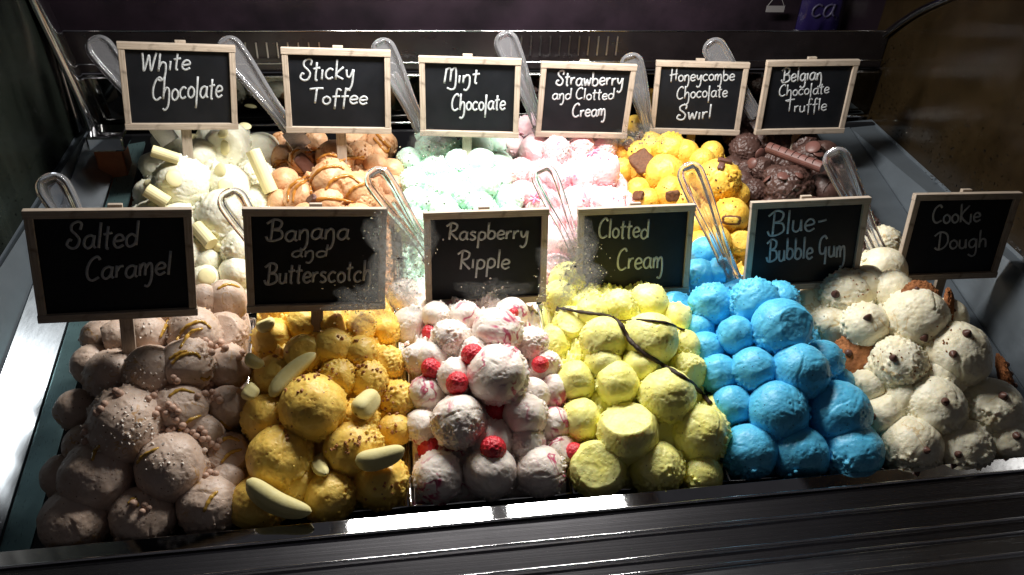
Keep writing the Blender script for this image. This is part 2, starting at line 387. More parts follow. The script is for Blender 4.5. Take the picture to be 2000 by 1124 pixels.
M['violet'] = grain('painted_reflection_panel', (.008, .006, .008), (.024, .015, .022), 9, .35, .02)  # patchy lighter tone paints murky reflections into the panel's colour
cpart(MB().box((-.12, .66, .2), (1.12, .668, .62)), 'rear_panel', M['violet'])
M['vent'] = simple('vent_metal', (.42, .40, .42), .3, 1)
for i in range(12):
    x = .505 + i * .0142
    cpart(MB().box((x, .6195, .228), (x + .0022, .6215, .256)), 'vent_slat', M['vent'])
for i in range(8):
    x = .135 + i * .0142
    cpart(MB().box((x, .6195, .226), (x + .0018, .6215, .248)), 'vent_slat', M['vent'])
# canopy over the lamp, outside the picture
cpart(MB().box((.20, LAMP_Y - .04, LAMP_Z), (.77, LAMP_Y + .04, LAMP_Z + .018)), 'lamp_housing', M['steel'], bevel=.002)

# ------------------------------------------------------------------ tubs
FLAV = (('salt', 'ban', 'rasp', 'clot', 'blue', 'cook'), ('white', 'sticky', 'mint', 'straw', 'honey', 'belg'))
WORDS = dict(salt='salted caramel', ban='banana and butterscotch', rasp='raspberry ripple', clot='clotted cream', blue='blue bubblegum', cook='cookie dough',
             white='white chocolate', sticky='sticky toffee', mint='mint chocolate', straw='strawberry and clotted cream', honey='honeycomb chocolate swirl', belg='Belgian chocolate truffle')
PIT = math.atan(SL)
HEAPH = dict(salt=.078, ban=.075, rasp=.075, clot=.068, blue=.075, cook=.075, white=.062, sticky=.056, mint=.050, straw=.048, honey=.046, belg=.056)
def heap_h(fl, x, y):
    r, k = WHERE[fl]; y0, y1 = ROWS[r]
    u = np.clip((x - (k + .5) * TW) / (TW * .5), -1.25, 1.25); v = np.clip((y - y0) / (y1 - y0), -.3, 1.3)
    b = np.where(v < .55, .10 + .90 * sstep(-.12, .60, v), 1 - .45 * sstep(.55, 1.15, v))
    return .006 + (HEAPH[fl] - .006) * (1 - np.clip(np.abs(u), 0, 1) ** 2.4 * .62) * b
WHERE = {fl: (r, k) for r in range(2) for k, fl in enumerate(FLAV[r])}
def surf(fl, px, py, lift=0.0):
    """where the line of sight through a point of the photograph meets the pile's surface"""
    d = ray(px, py); t = np.linspace(.45, 1.7, 2600); P = EYE + np.outer(t, d)
    g = P[:, 2] - SL * P[:, 1] - heap_h(fl, P[:, 0], P[:, 1]) - lift
    i = np.argmax(g < 0); i = i if g[i] < 0 else len(t) - 1
    return P[i], t[i]
for r in range(2):
    for k, fl in enumerate(FLAV[r]):
        y0, y1 = ROWS[r]; xc = (k + .5) * TW; yc = (y0 + y1) / 2
        root = empty('ice_cream_tub', mat=Matrix.Translation((xc, yc, SL * yc - .098)))
        hx = TW / 2 - .0015; hy = (y1 - y0) / 2 / math.cos(PIT); Rm = Matrix.Translation((0, 0, .098)) @ Matrix.Rotation(PIT, 4, 'X')
        mb = MB(); t = .0012
        for lo, hi in (((-hx, -hy, -.095), (-hx + t, hy, -.0005)), ((hx - t, -hy, -.095), (hx, hy, -.0005)), ((-hx + t, -hy, -.095), (hx - t, -hy + t, -.0005)), ((-hx + t, hy - t, -.095), (hx - t, hy, -.0005)), ((-hx + t, -hy + t, -.095), (hx - t, hy - t, -.093))):
            mb.box(lo, hi, Rm)
        mb.build('pan', M['steel'], root)
        ring = [Rm @ Vector(p) for p in ((-hx, -hy, 0), (hx, -hy, 0), (hx, hy, 0), (-hx, hy, 0))]
        pts = []
        for a in range(4):
            for q in np.linspace(0, 1, 8, endpoint=False): pts.append(np.array(ring[a].lerp(ring[(a + 1) % 4], q)))
        MB().tube(pts, .0024, 6, closed=True).build('rim', M['polish'], root, smooth=True)
        tag(root, 'steel tub under the %s ice cream' % WORDS[fl], 'tub', 'steel tubs set in two rows')

# ------------------------------------------------------------------ ice cream piles: scoop = (px, py, radius px[, lift])
SCOOPS = dict(
 blue=[(1377,493,30),(1366,537,31),(1407,530,27),(1319,604,36),(1389,595,42,.004),(1474,593,47),(1522,586,37),(1525,641,55,.008),(1437,655,37),(1361,644,34),(1377,685,38),(1472,722,42,.004),(1562,727,54,.012),(1608,704,37),(1405,731,39),(1430,792,40),(1518,803,57,.008),(1636,806,60,.006),(1463,882,52),(1560,886,52),(1662,884,56),(1640,745,26),(1330,660,28),(1352,700,30)],
 cook=[(1727,472,29),(1723,527,43,.004),(1590,600,44),(1652,578,50),(1622,634,38),(1691,636,43,.006),(1789,622,56,.008),(1849,622,36),(1863,693,60,.010),(1753,711,47,.006),(1830,742,42),(1824,795,53,.010),(1931,796,52,.006),(1721,812,40),(1778,873,54,.002),(1874,873,50,.002),(1962,862,46),(1690,560,40),(1765,780,36),(1890,760,36),(1690,760,34),(1740,570,38)],
 clot=[(1093,581,34),(1110,548,38),(1115,633,36),(1179,663,45,.004),(1271,663,53,.006),(1086,667,35),(1125,745,42),(1207,749,45,.002),(1250,717,38),(1303,774,55,.014),(1136,820,42),(1227,845,59,.012),(1335,677,34),(1342,727,36),(1364,848,57,.008),(1398,809,36),(1166,914,55),(1282,914,54),(1371,930,40),(1268,592,37),(1157,612,34),(1210,600,34),(1318,625,34),(1180,710,36),(1290,850,36)],
 rasp=[(970,649,49,.004),(972,732,60,.016),(896,823,54,.014),(880,661,37),(1040,672,33),(816,697,35),(801,636,37),(833,768,36),(890,736,38,.004),(1025,811,44,.006),(1079,764,34),(1082,828,34),(826,832,35),(855,932,48,.002),(958,923,52),(1054,919,50),(1029,862,36),(908,618,30),(851,615,28),(1000,613,32),(792,578,34),(930,690,34),(1065,720,34),(960,860,40),(1095,880,30),(845,700,32),(1040,770,34)],
 ban=[(611,796,66,.014),(547,896,62,.008),(689,878,56,.006),(522,818,46),(532,661,38),(589,633,30),(593,693,40),(536,732,38),(774,782,40),(703,690,34),(753,643,30),(703,636,30),(650,679,38),(757,711,34),(643,969,50),(742,941,54),(505,985,52),(771,839,34),(660,740,38),(720,745,38),(585,950,40),(655,630,30),(700,820,40),(540,610,30)],
 salt=[(380,650,48,.004),(437,650,40),(362,715,50,.004),(444,718,42),(295,725,48,.004),(217,732,44),(352,800,50,.004),(444,796,42),(249,832,68,.014),(444,889,42),(334,912,64,.010),(192,932,64,.006),(288,654,38),(409,987,56),(280,1010,56),(150,1015,58),(150,800,36),(165,870,36),(180,712,36),(195,660,32),(122,930,36),(441,590,41),(398,588,32),(395,850,38),(440,940,36),(230,660,34),(330,600,34)],
 white=[(356,360,51,.006),(438,424,53,.008),(447,363,40),(468,487,40,.004),(401,508,28),(447,290,46),(335,280,34),(392,303,30),(510,297,37),(507,393,32),(287,377,24),(298,324,24),(419,268,32),(462,532,32),(350,440,42),(300,430,38),(500,345,34),(415,470,32),(370,500,34),(520,440,34),(400,545,28)],
 sticky=[(649,354,44,.006),(692,374,38,.004),(556,355,28),(585,384,32),(552,281,24),(618,276,22),(703,301,26),(745,283,30),(737,304,22),(733,323,22),(652,311,36),(764,333,24),(551,308,24),(546,394,24),(703,393,30),(590,315,26),(580,290,24),(690,270,26),(770,370,28),(640,400,34),(600,430,34),(700,430,34),(755,410,30)],
 mint=[(943,362,34,.004),(940,315,27,.002),(893,317,24),(867,372,32),(908,383,26),(991,390,30),(810,395,28),(799,312,24),(808,355,28),(849,332,26),(840,291,28),(876,291,24),(929,289,34),(974,321,26),(938,402,26),(867,410,28),(803,435,30),(1000,430,30),(900,440,30),(970,280,26),(975,350,24),(845,395,24)],
 straw=[(1175,332,38,.006),(1138,343,28),(1045,293,30),(1030,250,24),(1002,285,24),(1017,336,28),(1020,377,26),(1086,297,30),(1123,396,30),(1190,398,32),(1091,349,24),(1134,284,26),(1097,478,36),(1085,528,32),(1108,430,32),(1060,340,26),(1180,285,26),(1060,400,28),(1065,450,30),(1150,460,32),(1060,255,24)],
 honey=[(1402,354,42,.006),(1429,422,35,.004),(1297,340,38,.002),(1312,376,32),(1310,292,32),(1372,314,24),(1240,247,22),(1220,292,26),(1215,334,26),(1247,371,24),(1265,392,24),(1340,394,26),(1364,439,26),(1369,476,26),(1447,474,24),(1272,287,28),(1255,330,28),(1345,350,28),(1400,470,28),(1340,300,26),(1390,300,24),(1250,300,26),(1440,380,24)],
 belg=[(1470,379,28),(1540,372,44,.006),(1612,373,34),(1580,316,33,.004),(1458,293,30),(1497,279,28),(1461,338,24),(1490,332,24),(1515,347,24),(1523,275,26),(1570,284,26),(1440,264,26),(1465,243,26),(1603,338,22),(1431,329,24),(1449,357,22),(1630,350,24),(1560,250,26),(1610,300,24),(1510,420,34),(1580,420,34),(1500,240,26)],
)
HEAPLOOK = dict(salt='pinkish beige salted caramel ice cream scoops with amber drizzle and pearls', ban='golden banana and butterscotch ice cream scoops with toffee bits', rasp='off white raspberry ripple ice cream scoops with crimson streaks', clot='pale yellow clotted cream ice cream scoops', blue='bright blue bubblegum ice cream scoops piled in a pyramid', cook='cream coloured cookie dough ice cream scoops with chocolate chips',
 white='ivory white chocolate ice cream scoops with buttons and rolls', sticky='tan sticky toffee ice cream scoops with caramel ribbons', mint='pale green mint chocolate ice cream scoops', straw='pink and white strawberry clotted cream ice cream scoops', honey='golden yellow honeycomb ice cream scoops with dark chocolate chunks', belg='dark brown chocolate truffle ice cream scoops')
TREE = {}
BALLS = []                # (centre, radius, flavour) for placing toppings
ROOT = {}
def scoop_mesh(r, n, seed, axis, rough_amt):
    V, T = geodesic(n); o = seed * 7.31 + np.array([0, 31.7, 11.3])
    t = V @ axis
    R = 1 + .038 * noise(V * 1.25 + o) + .014 * noise(V * 2.9 + o)
    edge = .0 + .50 * noise(V * 1.6 + o + 50) + .14 * noise(V * 6 + o) + rough_amt
    rough = 1 - sstep(-.05, .05, t - edge)
    tear = np.abs(noise(V * 4.6 + o + 9)); crumb = fbm(V * 8.0 + o + 3, 3)
    R = R + rough * (.020 + .10 * (tear - .25) + .085 * crumb + .035 * noise(V * 17 + o)) + .005 * noise(V * 9 + o + 4)
    # curled lip along the torn edge
    R = R + .060 * np.exp(-((t - edge + .03) / .07) ** 2) * np.clip(.3 + 1.5 * noise(V * 3.1 + o + 80), 0, 1.3)
    # streaks left by the scoop and fold lines
    sd = np.cross(axis, RNG.normal(size=3)); sd /= np.linalg.norm(sd)
    c = np.c_[V @ sd * 9, V @ np.cross(axis, sd) * 1.4, t * 1.4]
    R = R + (1 - rough) * .012 * noise(c + o)
    for q in range(3):
        nn = RNG.normal(size=3); nn /= np.linalg.norm(nn); off = RNG.uniform(-.5, .5)
        dd = V @ nn - off + .10 * noise(V * 2.2 + o + q * 5)
        mask = np.clip(noise(V * 1.6 + o + 20 + q) * 2.4, 0, 1)
        R = R - .030 * np.exp(-(dd / .025) ** 2) * mask + .022 * sstep(0, .04, dd) * mask
    pits = sstep(.42, .62, noise(V * 13 + o + 7)); R = R - .025 * pits
    P = V * R[:, None]
    # some are sliced flat on one side by the scoop
    if RNG.uniform() < .24:
        nn = np.array([RNG.normal(0, .5), -.6 + RNG.normal(0, .5), .6 + RNG.normal(0, .4)]); nn /= np.linalg.norm(nn)
        c = RNG.uniform(.62, .84); h = P @ nn; lim = c + .02 * noise(P * 3 + o) + .012 * noise(P * 9 + o)
        P = P - np.outer(np.maximum(0, h - lim) * .93, nn)
    sq = RNG.uniform(.96, 1.04, 3)
    return P * sq * r, T
def crumbs_mesh(points, sizes):
    V, T = geodesic(1); vs = []; ts = []; k = 0
    for p, s in zip(points, sizes):
        vs.append(V * s * (1 + .35 * RNG.normal(size=V.shape)) + p); ts.append(T + k); k += len(V)
    return np.vstack(vs), np.vstack(ts)
ROUGH = dict(blue=-.16, cook=.08, clot=-.02, rasp=.06, ban=.06, salt=-.24, white=-.04, sticky=-.10, mint=.08, straw=.08, honey=-.06, belg=.50)
TORN = dict(mint=.45, straw=.40, ban=.34, cook=.28, rasp=.28, white=.28, clot=.22, sticky=.14, honey=.16, belg=.55, blue=.12, salt=.08)
FILL = dict(blue=-.012, salt=-.010, belg=-.006, honey=-.007, sticky=-.007)
seed = 1
for fl, lst in SCOOPS.items():
    r_, k_ = WHERE[fl]; y0, y1 = ROWS[r_]; xc = (k_ + .5) * TW; yc = (y0 + y1) / 2
    base = np.array([xc, yc, SL * yc - .06])
    root = empty('ice_cream', tuple(base)); ROOT[fl] = (root, base)
    tag(root, HEAPLOOK[fl], 'ice cream', 'flavours of ice cream in the tubs')
    # bulk under the scoops
    gx, gy = np.meshgrid(np.linspace(-1, 1, 110), np.linspace(0, 1, 160))
    X = xc + gx * (TW / 2 - .004); Y = y0 + .004 + gy * (y1 - y0 - .008)
    P3 = np.c_[X.ravel(), Y.ravel(), X.ravel() * 0]
    h = heap_h(fl, X.ravel(), Y.ravel()) + FILL.get(fl, -.003) + .009 * fbm(P3 * 45, 3) + .008 * (np.abs(noise(P3 * 120)) - .2) + .004 * fbm(P3 * 300, 2)
    ed = np.minimum(1 - np.abs(gx.ravel()), np.minimum(gy.ravel(), 1 - gy.ravel()) * 3); h = np.where(ed < .02, np.minimum(h, -.012), h)
    P3[:, 2] = SL * Y.ravel() + h
    a = np.arange(159 * 110).reshape(159, 110)[:, :109].ravel(); q = np.c_[a, a + 1, a + 111, a + 110]
    V = P3 - base
    np_obj('bulk', V, q, M[fl], root)
    cp = []; cs = []; AV = []; AT = []; ak = 0
    for e in lst:
        px, py, rp = e[:3]; lift = e[3] if len(e) > 3 else 0
        _, t = surf(fl, px, py, .004 + lift); r = rp * t / FPX
        p, t = surf(fl, px, py, lift + .10 * r); r = rp * t / FPX
        ax = np.array([RNG.normal(0, .45), -.45 + RNG.normal(0, .4), 1.0]); ax /= np.linalg.norm(ax)
        n = int(np.clip(rp * .46, 17, 27))
        V, T = scoop_mesh(r * .97, n, seed, ax, ROUGH[fl] + RNG.normal(0, .18) + (RNG.uniform(.45, .9) if RNG.uniform() < TORN[fl] and rp < 48 else 0)); seed += 1
        np_obj('scoop', V, T, M[fl], root, tuple(p - base))
        BALLS.append((p, r, fl)); AV.append(V + p); AT.append(T + ak); ak += len(V)
        nc = 40 if fl in ('blue', 'salt', 'belg') else 90
        Q = RNG.normal(size=(nc, 3)); Q /= np.linalg.norm(Q, axis=1)[:, None]
        tt = Q @ ax; kk = (tt < .25) & (Q[:, 2] > -.5)
        for dq in Q[kk]:
            cp.append(p + dq * r * .985 - base); cs.append(r * (RNG.uniform(.015, .055) if RNG.uniform() < .85 else RNG.uniform(.06, .11)))
    TREE[fl] = BVHTree.FromPolygons(np.vstack(AV).tolist(), np.vstack(AT).tolist())
    V, T = crumbs_mesh(cp, cs)
    tag(np_obj('crumbs', V, T, M[fl], root), kind='stuff')
CEN = np.array([b[0] for b in BALLS]); RAD = np.array([b[1] for b in BALLS]); FLB = np.array([b[2] for b in BALLS])
def top(px, py, fl):
    """front-most ice cream under a point of the photograph: position and normal"""
    d = ray(px, py); hit = TREE[fl].ray_cast(Vector(EYE), Vector(d), 3.0)
    p, ts = surf(fl, px, py, -.008)
    if hit[0] is not None and hit[3] < ts + .01:
        q = np.array(hit[0]); dist = np.where(FLB == fl, np.abs(np.linalg.norm(CEN - q, axis=1) - RAD), 9.0); i = int(np.argmin(dist))
        nn = q - CEN[i]; return q, nn / np.linalg.norm(nn), hit[3]
    return p, np.array([0, -.3, .95]), ts
def frame(nrm, xdir):
    z = Vector(nrm).normalized(); x = Vector(xdir); x = (x - z * x.dot(z)).normalized(); y = z.cross(x)
    return Matrix(((x.x, y.x, z.x), (x.y, y.y, z.y), (x.z, y.z, z.z)))
def frame_x(nrm, xdir):
    x = Vector(xdir).normalized(); z = Vector(nrm); z = (z - x * z.dot(x)).normalized(); y = z.cross(x)
    return Matrix(((x.x, y.x, z.x), (x.y, y.y, z.y), (x.z, y.z, z.z)))
def place(name, p, rot, label, cat, group=None):
    e = empty(name, mat=Matrix.Translation(tuple(p)) @ rot.to_4x4()); tag(e, label, cat, group); return e
# ------------------------------------------------------------------ sauces (part of their pile)
def drizzle(fl, pxs, rad, mt, name):
    root, base = ROOT[fl]; pts = []
    for q in catmull([(*p, 0) for p in pxs], 7):
        p, nn, t = top(q[0], q[1], fl); pts.append(p + nn * rad * .1 - base)
    pts = [p for i, p in enumerate(pts)]
    # smooth the path so that it flows over the dips
    for _ in range(2): pts = [pts[0]] + [(pts[i-1] + pts[i]*2 + pts[i+1]) / 4 for i in range(1, len(pts)-1)] + [pts[-1]]
    rr = [rad * (.55 + .45 * math.sin(math.pi * min(1, max(0, (i + .6) / len(pts))))) * (1 + .18 * math.sin(i * 1.7)) for i in range(len(pts))]
    MB().tube(pts, rr, 8, 1.0).build(name, mt, root, smooth=True)
for pxs in ([(607,380),(608,352),(630,330),(660,326),(672,332)],[(563,395),(566,368),(590,350),(606,345)],[(572,396),(577,370),(595,356),(606,352)],[(636,372),(650,352),(680,344),(705,360)],[(676,384),(690,368),(712,360),(725,364)],[(531,334),(536,318),(560,315),(572,325)],[(534,330),(545,318),(562,312)],[(620,312),(640,302),(660,306),(680,310),(712,306)],[(664,316),(685,308),(712,312)],[(730,270),(742,285),(755,298),(762,285)],[(595,298),(612,296),(625,290)],[(570,320),(572,300),(585,292)],[(735,262),(748,276),(762,290)],[(600,395),(640,388),(690,395)]):
    drizzle('sticky', pxs, .0025, M['caramel'], 'caramel_drizzle')
for pxs in ([(345,665),(362,640),(392,628),(412,642)],[(352,680),(372,650),(396,642)],[(312,660),(322,640),(328,625)],[(335,712),(352,696),(378,690),(392,700)],[(330,702),(350,690),(366,686)],[(392,738),(402,742),(410,735)],[(350,842),(368,822),(392,812)],[(330,775),(352,762),(380,768)],[(425,868),(445,855),(468,862)],[(432,905),(450,885),(472,878)],[(268,905),(282,890),(310,875)],[(180,900),(186,880),(195,870)],[(398,1000),(410,975),(425,960)],[(425,565),(445,556),(468,562)],[(250,985),(262,975),(270,990)],[(430,822),(444,835),(462,838)]):
    drizzle('salt', pxs, .0019, M['paleamber'], 'amber_drizzle')
for pxs in ([(1536,386),(1545,374),(1556,364)],[(1608,376),(1615,362),(1628,352)],[(1560,318),(1575,322),(1590,314),(1600,330)],[(1565,305),(1580,310),(1592,322)]):
    drizzle('belg', pxs, .0009, M['chocsauce'], 'chocolate_drizzle')
def bits(fl, n, mt, size, spots, spread, name, flat=1.0):
    root, base = ROOT[fl]; cp = []; cs = []
    for i in range(n):
        sx, sy = spots[i % len(spots)]; px, py = sx + RNG.normal(0, spread), sy + RNG.normal(0, spread * .8)
        p, nn, t = top(px, py, fl); cp.append(p + nn * size * .3 - base); cs.append(size * RNG.uniform(.6, 1.3))
    V, T = crumbs_mesh(cp, cs); tag(np_obj(name, V, T, mt, root, smooth=False), kind='stuff')
bits('salt', 170, M['sprinkle'], .0011, [(270,835),(230,850),(300,845),(250,800),(225,730),(300,740),(325,900),(180,860),(240,700),(270,640),(340,640)], 22, 'sprinkles')
bits('ban', 130, M['toffee'], .0016, [(640,730),(610,735),(585,745),(720,735),(750,755),(690,715),(690,850),(660,880),(760,830),(535,700),(540,830),(745,955),(700,870),(680,660),(770,800),(560,740)], 14, 'toffee_bits')
bits('sticky', 40, M['toffee'], .0014, [(590,278),(655,300),(690,305),(640,312),(700,290)], 10, 'toffee_bits')
bits('cook', 60, M['cookie'], .0009, [(1690,570),(1740,690),(1800,720),(1850,660)], 22, 'cookie_crumbs')
bits('honey', 50, M['honeychunk'], .0012, [(1255,300),(1315,385),(1230,270),(1380,345),(1420,380)], 16, 'chocolate_crumbs')
bits('straw', 60, M['pink'], .0012, [(1165,300),(1180,310),(1110,350),(1060,375),(1215,390),(1150,385)], 9, 'sugar_crumbs')
# ------------------------------------------------------------------ toppings that lie on the ice cream
def lathe_x(prof, n=14):
    """profile [(x, r)] turned about the x axis"""
    mb = MB(); k = len(prof)
    for x, r in prof:
        for j in range(n):
            a = 2 * math.pi * j / n; mb.v.append((x, r * math.cos(a), r * math.sin(a)))
    for i in range(k - 1):
        for j in range(n): mb.f.append((i*n+j, (i+1)*n+j, (i+1)*n+(j+1) % n, i*n+(j+1) % n))
    mb.f.append(tuple(range(n))); mb.f.append(tuple(reversed(range((k-1)*n, k*n))))
    return mb
def between(fl, a, b, lift=0.0):
    pa, na, ta = top(*a, fl); pb, nb, tb = top(*b, fl)
    if abs(ta - tb) > .045:            # one end reaches past the pile: keep it level with the other
        if ta > tb: ta = tb; na = nb; pa = EYE + ray(*a) * ta
        else: tb = ta; nb = na; pb = EYE + ray(*b) * tb
    nn = (na + nb) / 2; nn = nn / np.linalg.norm(nn); up_ = 0.0
    for q in (.25, .5, .75):
        pm, _, _ = top(a[0] + (b[0] - a[0]) * q, a[1] + (b[1] - a[1]) * q, fl); up_ = max(up_, (pm - (pa + (pb - pa) * q)) @ nn)
    up_ = min(up_, .018)
    return pa + nn * up_, pb + nn * up_, nn
# white chocolate rolls and the dark roll
def roll(fl, a, b, wpx, mt, label, drz=False):
    pa, pb, nn = between(fl, a, b); L = np.linalg.norm(pb - pa); t = np.linalg.norm((pa + pb) / 2 - EYE); r = wpx * t / FPX / 2
    e = place('chocolate_roll', (pa + pb) / 2 + np.array(nn) / np.linalg.norm(nn) * r * .45, frame_x(nn, pb - pa), label, 'chocolate roll', 'chocolate rolls lying on the ice cream')
    o = lathe_x([(-L/2, r*.55), (-L/2, r*.97), (-L/2+.001, r), (-L*.2, r*1.02), (L*.2, r*.99), (L/2-.001, r), (L/2, r*.96), (L/2, r*.55)], 18).build('shell', mt, e, smooth=False)
    sp = [(x, math.cos(q) * r * (.55 - .012 * q), math.sin(q) * r * (.55 - .012 * q)) for x in (-L/2 - .0001,) for q in np.linspace(0, 9, 26)]
    MB().tube(sp, r * .07, 5).build('curl', M['darkchoc'] if drz else mt, e, smooth=True)
    if drz:
        for i in range(7):
            x = -L/2 + L * (i + .8) / 8
            MB().tube([(x + .0006 * math.sin(q*3+i), r*1.03*math.cos(q), r*1.03*math.sin(q)) for q in np.linspace(-.6, 2.3, 12)], .0006, 6).build('drizzle', M['chocsauce'], e, smooth=True)
roll('white', (297,299), (350,316), 21, M['whitechoc'], 'white chocolate roll beside the stick of its sign')
roll('white', (288,376), (330,402), 25, M['whitechoc'], 'white chocolate roll below a scoop with a button on top')
roll('white', (380,441), (410,476), 27, M['whitechoc'], 'white chocolate roll lying beside the salted caramel sign')
roll('white', (490,297), (526,378), 27, M['whitechoc'], 'long white chocolate roll next to the sticky toffee tub')
roll('belg', (1499,312), (1604,352), 21, M['milkroll'], 'dark chocolate roll striped with chocolate sauce', True)
def button(fl, px, py, rpx, mt, label, grp):
    p, nn, t = top(px, py, fl); r = rpx * t / FPX; nn = nn + np.array([RNG.normal(0, .25), RNG.normal(0, .25), 0]); nn /= np.linalg.norm(nn)
    o = MB(); prof = [(0, .02), (r*.62, 0), (r*.94, .0004), (r, .0011), (r*.9, .0021), (r*.5, .0031), (0.0001, .0034)]
    prof[0] = (0.0001, 0); n = 20
    for rr, z in prof:
        for j in range(n): o.v.append((rr * math.cos(2*math.pi*j/n), rr * math.sin(2*math.pi*j/n), z))
    for i in range(len(prof) - 1):
        for j in range(n): o.f.append((i*n+j, i*n+(j+1) % n, (i+1)*n+(j+1) % n, (i+1)*n+j))
    ob = o.build('chocolate_button', mt, None, smooth=True)
    ob.matrix_world = Matrix.Translation(tuple(p + nn * .0006)) @ frame(nn, (1, 0, 0)).to_4x4()
    tag(ob, label, 'chocolate button', grp)
for q in ((340,349,16),(440,289,14),(432,333,13),(440,363,14),(380,270,11),(478,249,12),(404,541,16),(341,316,9),(425,483,9),(437,262,10),(290,360,8)):
    button('white', *q, M['whitechoc'], 'round white chocolate button resting on white ice cream', 'white chocolate buttons')
for q in ((1588,289,14),(1597,301,12),(1483,301,12),(1530,346,12),(1500,352,10),(1470,320,11),(1560,345,9)):
    button('belg', *q, M['milkroll'], 'round dark chocolate button resting on brown ice cream', 'dark chocolate buttons')
# raspberries
def raspberry(px, py, rpx, label='bright red raspberry sweet tucked between the raspberry ripple scoops'):
    p, nn, t = top(px, py, 'rasp'); r = 1.14 * rpx * t / FPX
    V, T = geodesic(12)
    v, _ = geodesic(3); dmin = np.max(V @ v.T, axis=1)
    R = .86 + .16 * sstep(.955, 1.0, dmin); Vv = V * R[:, None] * r * np.array([.95 * RNG.uniform(.9, 1.1), .95, 1.05 * RNG.uniform(.85, 1.1)])
    Vv[:, 2] -= .1 * r
    o = np_obj('raspberry', Vv, T, M['pip']); ax = np.array([RNG.normal(0, .5), -.3, 1.0])
    o.matrix_world = Matrix.Translation(tuple(p + nn * r * .15)) @ frame(ax, (1, 0, 0)).to_4x4()
    tag(o, label, 'raspberry', 'raspberries on the raspberry ripple')
for q in ((841,652,16),(922,692,20),(842,718,19),(893,747,20),(1056,712,15),(968,806,21,'red raspberry sweet in the shade right under the topmost ripple scoop'),(962,874,22,'red raspberry sweet resting on a scoop of the lowest ripple row'),(838,876,22,'red raspberry sweet low down beside the banana ice cream'),(1003,611,9,'small red raspberry piece beside the stick of the raspberry sign'),(1118,882,17,'pinkish red raspberry sweet wedged against the yellow clotted cream scoops')): raspberry(*q)
# foam bananas
def foam_banana(a, b, wpx, label, curve=.12, name='foam_banana', lift=0.0):
    pa, pb, nn = between('ban', a, b); L = np.linalg.norm(pb - pa); t = np.linalg.norm((pa + pb) / 2 - EYE); r = wpx * t / FPX / 2
    nn = nn / np.linalg.norm(nn)
    mb = MB(); n = 16; K = 22
    for i in range(K):
        s = -1 + 2 * i / (K - 1); x = s * L / 2; rr = r * max(.02, (1 - abs(s) ** 3.2)) ** .5 * (1 - .14 * s); yo = curve * L * (s * s - .5)
        for j in range(n):
            q = 2 * math.pi * j / n; k = 1 - .26 * math.exp(-((q - math.pi / 2 - .4) / .28) ** 2)
            mb.v.append((x, yo + rr * k * math.cos(q), rr * k * .8 * math.sin(q)))
    for i in range(K - 1):
        for j in range(n): mb.f.append((i*n+j, (i+1)*n+j, (i+1)*n+(j+1) % n, i*n+(j+1) % n))
    o = mb.build(name, M['banana'], None, smooth=True)
    o.matrix_world = Matrix.Translation(tuple((pa + pb) / 2 + nn * (r * .55 + lift))) @ frame_x(nn, pb - pa).to_4x4()
    tag(o, label, 'foam banana', 'foam bananas on the banana ice cream')
foam_banana((498,932), (622,992), 46, 'long foam banana sweet lying over the front edge of its tub', lift=.008)
foam_banana((694,901), (789,876), 42, 'ribbed foam banana sweet beside the raspberry ripple scoops', .06)
foam_banana((530,776), (618,692), 34, 'shaded foam banana sweet leaning against the topmost scoop', -.06)
foam_banana((694,808), (734,765), 46, 'foam banana sweet seen end on beside the topmost scoop', .02)
for a, b, wp, lb in (((505,650),(540,632),26,'short foam banana tip just under the banana sign beside its stick'), ((482,699),(518,718),24,'short foam banana tip poking out beside the salted caramel scoops'), ((480,764),(506,782),34,'short foam banana tip poking out beside the salted caramel scoops'), ((626,898),(634,936),30,'short foam banana tip standing upright between two low golden scoops')):
    foam_banana(a, b, wp, lb, .1)
# caramel pearls
PE = [(407,672),(413,684),(421,676),(428,668),(398,771),(405,760),(412,752),(416,768),(419,779),(330,790),(338,797),(348,804),(344,820),(326,808),(318,842),(330,843),(338,836),(392,838),(399,846),(405,857),(412,866),(421,871),(396,857),(384,852),(378,845),(426,861),(402,931),(410,926),(421,928),(305,766),(298,775),(288,781),(340,737),(347,743),(226,766),(234,771),(170,861),(163,850),(169,843),(290,993),(283,987),(480,815),(472,690),(466,700),(440,682),(356,830),(362,840),(310,800),(302,810),(205,790),(198,800),(190,808),(262,985),(425,775),(430,783),(385,775),(278,1000),(410,690),(400,665)]
V, T = geodesic(4); pearl_me = None
for px, py in PE:
    p, nn, t = top(px, py, 'salt'); r = RNG.uniform(5.6, 7.4) * t / FPX
    if pearl_me is None:
        o = np_obj('caramel_pearl', V * (1 + .03 * noise(V * 2))[:, None], T, M['pearl']); pearl_me = o.data
    else: o = bpy.data.objects.new('caramel_pearl', pearl_me); link(o)
    o.location = tuple(p + nn * r * .4); o.scale = (r, r, r * .95); o.rotation_euler = (RNG.uniform(0, 6), RNG.uniform(0, 6), 0)
    tag(o, 'small round caramel pearl lying between the salted caramel scoops', 'pearl', 'caramel pearls')
